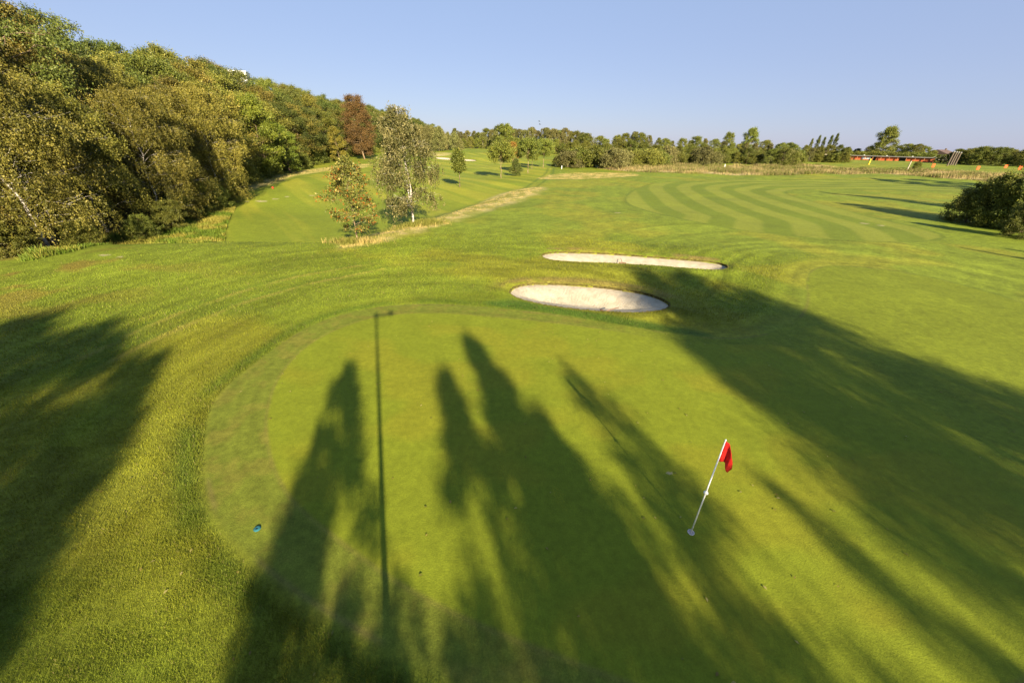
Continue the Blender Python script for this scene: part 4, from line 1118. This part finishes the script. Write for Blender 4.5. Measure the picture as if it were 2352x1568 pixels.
def stake(px, py, top, lab, mat, grp, name='marker_post', w=.07, r_=None):
    g = hit(px, py) if r_ is None else at_r(px, r_)
    h = height_for(g, top); root = thing(name, g, lab, 'post', grp)
    b = MB(); b.box((0, 0, h/2 - .15), (w, w, h + .3), ch=w*.2); link('shaft', b.mesh('shaft', mat), root)
    b = MB(); b.lathe([(w*.62, h), (w*.62, h+.03), (.001, h + w*.8)], 8); link('cap', b.mesh('cap', mat), root)
stake(1275, 382, 376, 'white marker post by the shrubs at the cart track', M['white'], 'white marker posts', w=.12)
stake(1290, 388, 381.5, 'white marker post at the foot of the shrub belt', M['white'], 'white marker posts', w=.12)
stake(1664, 385, 378, 'white marker post in the tan grass belt', M['white'], 'white marker posts', w=.14)
stake(2083, 392, 371, 'pale tall post beside the round bush before the range', principled('pale_wood', (.36, .30, .22), .7, .2), 'range posts', w=.2)
stake(1995, 378, 366, 'yellow post before the red range building', principled('yellow_paint', (.65, .45, .03), .5), 'range posts', w=.3)

# far flag on the far green
g = hit(1053, 352.5); hf = height_for(g, 340.5)
root = thing('flagstick', g, 'tiny red flag on the far green', 'golf flag')
b = MB(); b.tube([(0, 0, -.1), (0, 0, hf)], .03, 8); link('pole', b.mesh('pole', M['white'], True), root)
b = MB(); b.add([(.03, 0, hf), (.40, .05, hf-.08), (.42, 0, hf-.45), (.03, 0, hf-.5), (.03, .02, hf), (.40, .07, hf-.08), (.42, .02, hf-.45), (.03, .02, hf-.5)], [(0, 1, 2, 3), (7, 6, 5, 4), (0, 4, 5, 1), (1, 5, 6, 2), (2, 6, 7, 3)])
link('flag', b.mesh('flag', M['red_flag']), root)

# range target boards
def board(px, py, top, j):
    g = hit(px, py); h = height_for(g, top); root = thing('range_target', g, ['orange board by the end of the range building', 'orange board right of the netting poles', 'orange board on the range left of the last board', 'orange board at the right edge of the range'][j], 'target board', 'orange range boards', -.5)
    b = MB(); b.box((0, 0, h*.58), (.6, .08, h*.84), ch=.03); link('panel', b.mesh('panel', M['orange']), root)
    b = MB(); b.box((-.2, .06, h*.3), (.07, .07, h*.9)); b.box((.2, .06, h*.3), (.07, .07, h*.9)); link('frame', b.mesh('frame', M['wood']), root)
for j, (px, py, top) in enumerate(((2163, 386, 376), (2341-12-186+0, 391, 382), (2308, 387, 379), (2340, 391, 381))):
    if j == 1: px = 2244
    board(px - (0 if j else 22), py, top, j)

# ------------------------------------------------------------------ driving range building, houses, poles, white block
M['red_wall'] = principled('terracotta_wall', (.43, .10, .035), .8, .12, 1.5)
M['roof_grey'] = principled('grey_roof_sheet', (.17, .165, .15), .8, .15, 2)
M['plinth'] = principled('sandstone_plinth', (.40, .17, .07), .8, .12, 3)
M['dark_in'] = principled('dark_interior', (.025, .018, .014), .9)
M['window'] = principled('window_pane', (.45, .50, .58), .15, spec=.6)
def range_building():
    R_ = 238.0
    A = at_r(1962, R_); B = at_r(2160, R_*.985)
    v = B[:2] - A[:2]; L = float(np.hypot(*v)); rz = math.atan2(v[1], v[0])
    h = height_for(A, 356.6) 
    z0 = A[2] - .2
    root = thing('range_building', (A[0], A[1], z0), 'long low red-walled driving range building with a grey flat roof', 'building', rz=rz)
    def part(nm, boxes, mat, parent=root):
        b = MB()
        for c, s in boxes: b.box(c, s)
        return link(nm, b.mesh(nm, mat), parent)
    D = 3.0; WY = .55
    doors = [(L*.30, 2.2), (L*.66, 2.4)]
    segs = []; x = 0
    for dx, dw in doors + [(L, 0)]:
        segs.append((x, dx - dw/2)); x = dx + dw/2
    segs[-1] = (segs[-1][0], L)
    part('wall', [(((a+b_)/2, WY, h*.5), (b_-a, .25, h)) for a, b_ in segs] + [((L/2, D, h*.5), (L, .25, h)), ((.125, (D+WY)/2, h*.5), (.25, D-WY-.26, h)), ((L-.125, (D+WY)/2, h*.5), (.25, D-WY-.26, h))], M['red_wall'])
    part('plinth', [(((a+b_)/2, WY-.16, .16), (b_-a, .06, .32)) for a, b_ in segs], M['plinth'])
    part('roof', [((L/2, D*.5+.1, h+.16), (L+1.0, D+.5, .22)), ((L/2, -.20, h+.14), (L+1.1, .08, .32))], M['roof_grey'])
    for k in range(11):
        x = L*k/10
        part('post', [((min(max(x, .1), L-.1), .0, h*.5), (.16, .16, h-.01))], M['plinth'])
    for dx, dw in doors:
        part('doorway', [((dx, WY+.3, h*.45), (dw, .1, h*.9))], M['dark_in'])
    for wx in (L*.185, L*.245):
        w = part('window', [((wx, WY-.15, h*.58), (1.4, .08, .8))], M['white'])
        part('pane', [((wx, WY-.20, h*.58), (1.15, .03, .58))], M['window'], w)
    for k in (0, .18, .46, .76, 1.0):
        part('roof_lamp', [((L*k, -.10, h+.42), (.35, .25, .2))], M['white'])
range_building()

def gable_house(px, r_, eaves_top, ridge_top, w, lab, rz):
    g = at_r(px, r_); h1 = height_for(g, eaves_top); h2 = height_for(g, ridge_top)
    root = thing('house', g, lab, 'house', 'distant houses', rz)
    b = MB(); b.box((0, 0, h1/2), (w, 8, h1)); link('wall', b.mesh('wall', principled('render_wall', (.42, .36, .28), .8, .1)), root)
    b = MB(); x = w/2+.4
    b.add([(-x, -4.5, h1+.02), (x, -4.5, h1+.02), (x, 0, h2), (-x, 0, h2), (-x, 4.5, h1+.02), (x, 4.5, h1+.02)], [(0, 1, 2, 3), (3, 2, 5, 4), (0, 3, 4), (1, 5, 2), (0, 4, 5, 1)])
    rf = link('roof', b.mesh('roof', principled('tile_roof', (.085, .055, .045), .85, .25, 3)), root)
    b = MB(); b.box((w*.3, 0, h2+.1), (.6, .6, 1.0)); link('chimney', b.mesh('chimney', M['brown_bark']), rf)
gable_house(1887, 285, 352, 345, 9, 'brown-roofed house half hidden by trees left of the big round tree', .3)
gable_house(2170, 300, 354, 344, 12, 'dark-roofed house beyond the end of the range building', .5)

def netting_poles():
    for j, (px, top) in enumerate(((2199, 350), (2205, 350.5), (2210, 351), (2216, 352))):
        g = at_r(px, 190 + j*3); h = height_for(g, top)
        root = thing('netting_pole', g, 'bare wooden netting pole right of the range building, %s of four from the left' % ORD[j], 'pole', 'netting poles')
        b = MB(); b.tube([(0, 0, -.3), (0, 0, h)], [.22, .18], 10); link('shaft', b.mesh('shaft', principled('grey_wood', (.10, .075, .055), .8, .2)), root)
        b = MB(); b.lathe([(.2, h), (.26, h+.02), (.2, h+.3), (.001, h+.34)], 8); link('cap', b.mesh('cap', M['roof_grey']), root)
netting_poles()

def white_block():
    g = at_r(590, 150); h = height_for(g, 167.0); root = thing('white_building', g, 'flat white building top peeping over the wood on the skyline', 'building', rz=.35)
    b = MB(); b.box((0, 0, h/2), (5.0, 4.5, h)); link('wall', b.mesh('wall', M['white']), root)
    b = MB(); b.box((0, 0, h+.1), (5.3, 4.8, .2)); link('roof', b.mesh('roof', M['white']), root)
white_block()

# two birds
def bird(px, py, r_, lab):
    d = ray(px, py); h = math.hypot(d[0], d[1]); p = d/h*r_ + np.array([0, 0, CAMH])
    b = MB(); b.tube([(-.22, 0, 0), (-.1, 0, .01), (.1, 0, .01), (.24, 0, 0), (.30, 0, 0)], [.01, .06, .07, .04, .01], 8)
    b.add([(.12, .05, .03), (-.08, .05, .03), (-.12, .32, .16), (.04, .34, .17), (-.2, .62, .08), (.12, .05, .015), (-.08, .05, .015), (-.12, .32, .145), (.04, .34, .155), (-.2, .62, .065)], [(0, 1, 2, 3), (3, 2, 4), (8, 7, 6, 5), (9, 7, 8), (0, 3, 8, 5), (1, 6, 7, 2)])
    b.add([(.12, -.05, .03), (-.08, -.05, .03), (-.12, -.32, .16), (.04, -.34, .17), (-.2, -.62, .08), (.12, -.05, .015), (-.08, -.05, .015), (-.12, -.32, .145), (.04, -.34, .155), (-.2, -.62, .065)], [(3, 2, 1, 0), (4, 2, 3), (5, 6, 7, 8), (8, 7, 9), (5, 8, 3, 0), (2, 7, 6, 1)])
    o = link('bird', b.mesh('bird', principled('bird_dark', (.03, .03, .03), .8)), loc=tuple(p)); tag(o, lab, 'bird', 'birds over the far wood')
bird(1238.5, 279, 120, 'dark bird in the sky over the far wood, the upper of two')
bird(1240, 286, 118, 'dark bird in the sky over the far wood, the lower of two')

# ------------------------------------------------------------------ mast that carries the viewpoint (its shadow crosses the green)
def mast():
    tip = hit(864, 724)[:2]; top = CAMH - .12
    foot = tip - HD*top/math.tan(ELEV); foot[1] = min(foot[1], -.06)
    root = thing('camera_mast', (foot[0], foot[1], 0), 'tall telescopic pole carrying a camera, seen by its shadow on the green', 'mast')
    M['alu'] = principled('mast_metal', (.35, .35, .36), .4, metal=.8)
    b = MB(); n = 4
    for k in range(n):
        b.tube([(0, 0, top*k/n), (0, 0, top*(k+1)/n)], .054 - .005*k, 12)
    link('pole', b.mesh('pole', M['alu'], True), root)
    cx, cy = -foot[0] - .12, -.16 - foot[1]
    b = MB(); b.tube([(0, 0, top - .03), (cx*.5, cy*.5, top), (cx, cy, top + .04)], .03, 8); b.box((0, 0, top), (.14, .14, .12), ch=.02)
    link('arm', b.mesh('arm', M['alu']), root)
    b = MB(); b.box((cx + .03, cy, top + .10), (.18, .10, .14), ch=.02)
    link('camera_body', b.mesh('camera_body', M['dark_in']), root)
mast()

# ------------------------------------------------------------------ light, sky, camera
sun = bpy.data.lights.new('sun', 'SUN'); sun.energy = 4.8; sun.angle = math.radians(.75); sun.color = (1.0, .86, .62)
so = bpy.data.objects.new('sun', sun); COL.objects.link(so)
so.rotation_euler = Vector(SUND).to_track_quat('-Z', 'Y').to_euler(); so.location = (20, -40, 40)

w = bpy.data.worlds.new('World'); scene.world = w; w.use_nodes = True
nt = w.node_tree; bg = nt.nodes['Background']
sk = nt.nodes.new('ShaderNodeTexSky'); sk.sky_type = 'NISHITA'; sk.sun_disc = False
sk.sun_elevation = ELEV; sk.sun_rotation = math.atan2(-HD[0], -HD[1])
sk.altitude = 0; sk.air_density = 1.0; sk.dust_density = .3; sk.ozone_density = 3.0
# a calm late-afternoon sky: the physical sky evened out towards pale lavender at the horizon
tc = nt.nodes.new('ShaderNodeTexCoord'); sx = nt.nodes.new('ShaderNodeSeparateXYZ'); nt.links.new(tc.outputs['Generated'], sx.inputs[0])
rp = nt.nodes.new('ShaderNodeValToRGB'); nt.links.new(sx.outputs['Z'], rp.inputs['Fac'])
el = rp.color_ramp.elements
el[0].position = 0.0; el[0].color = (1.12, 1.23, 1.98, 1)
el[1].position = .55; el[1].color = (.92, 1.40, 2.30, 1)
e = el.new(.10); e.color = (1.17, 1.31, 2.05, 1)
e = el.new(.28); e.color = (1.10, 1.39, 2.14, 1)
mx = nt.nodes.new('ShaderNodeMix'); mx.data_type = 'RGBA'; mx.inputs['Factor'].default_value = .85
nt.links.new(sk.outputs[0], mx.inputs['A']); nt.links.new(rp.outputs['Color'], mx.inputs['B'])
nt.links.new(mx.outputs['Result'], bg.inputs[0]); bg.inputs[1].default_value = .08

cam = bpy.data.cameras.new('camera'); co = bpy.data.objects.new('camera', cam); COL.objects.link(co)
cam.sensor_width = 36; cam.sensor_fit = 'HORIZONTAL'; cam.lens = 36*F/W; cam.clip_start = .05; cam.clip_end = 5000
co.location = (0, 0, CAMH)
fw = Vector((0, CP, -SP)); up = Vector((0, SP, CP)); rt = Vector((1, 0, 0))
# a pixel offset (u right, v up) looks along u*CR - v*SR, u*SR + v*CR of the unrolled axes
xa = rt*CR + up*SR; ya = -rt*SR + up*CR
co.matrix_world = Matrix.Translation((0, 0, CAMH)) @ Matrix((xa, ya, -fw)).transposed().to_4x4()
scene.camera = co
scene.view_settings.view_transform = 'Standard'; scene.view_settings.look = 'None'; scene.view_settings.gamma = 1
scene.view_settings.exposure = 1.93
scene.cycles.max_bounces = 6; scene.cycles.diffuse_bounces = 3; scene.cycles.transmission_bounces = 3
print('plants', COUNT[0])
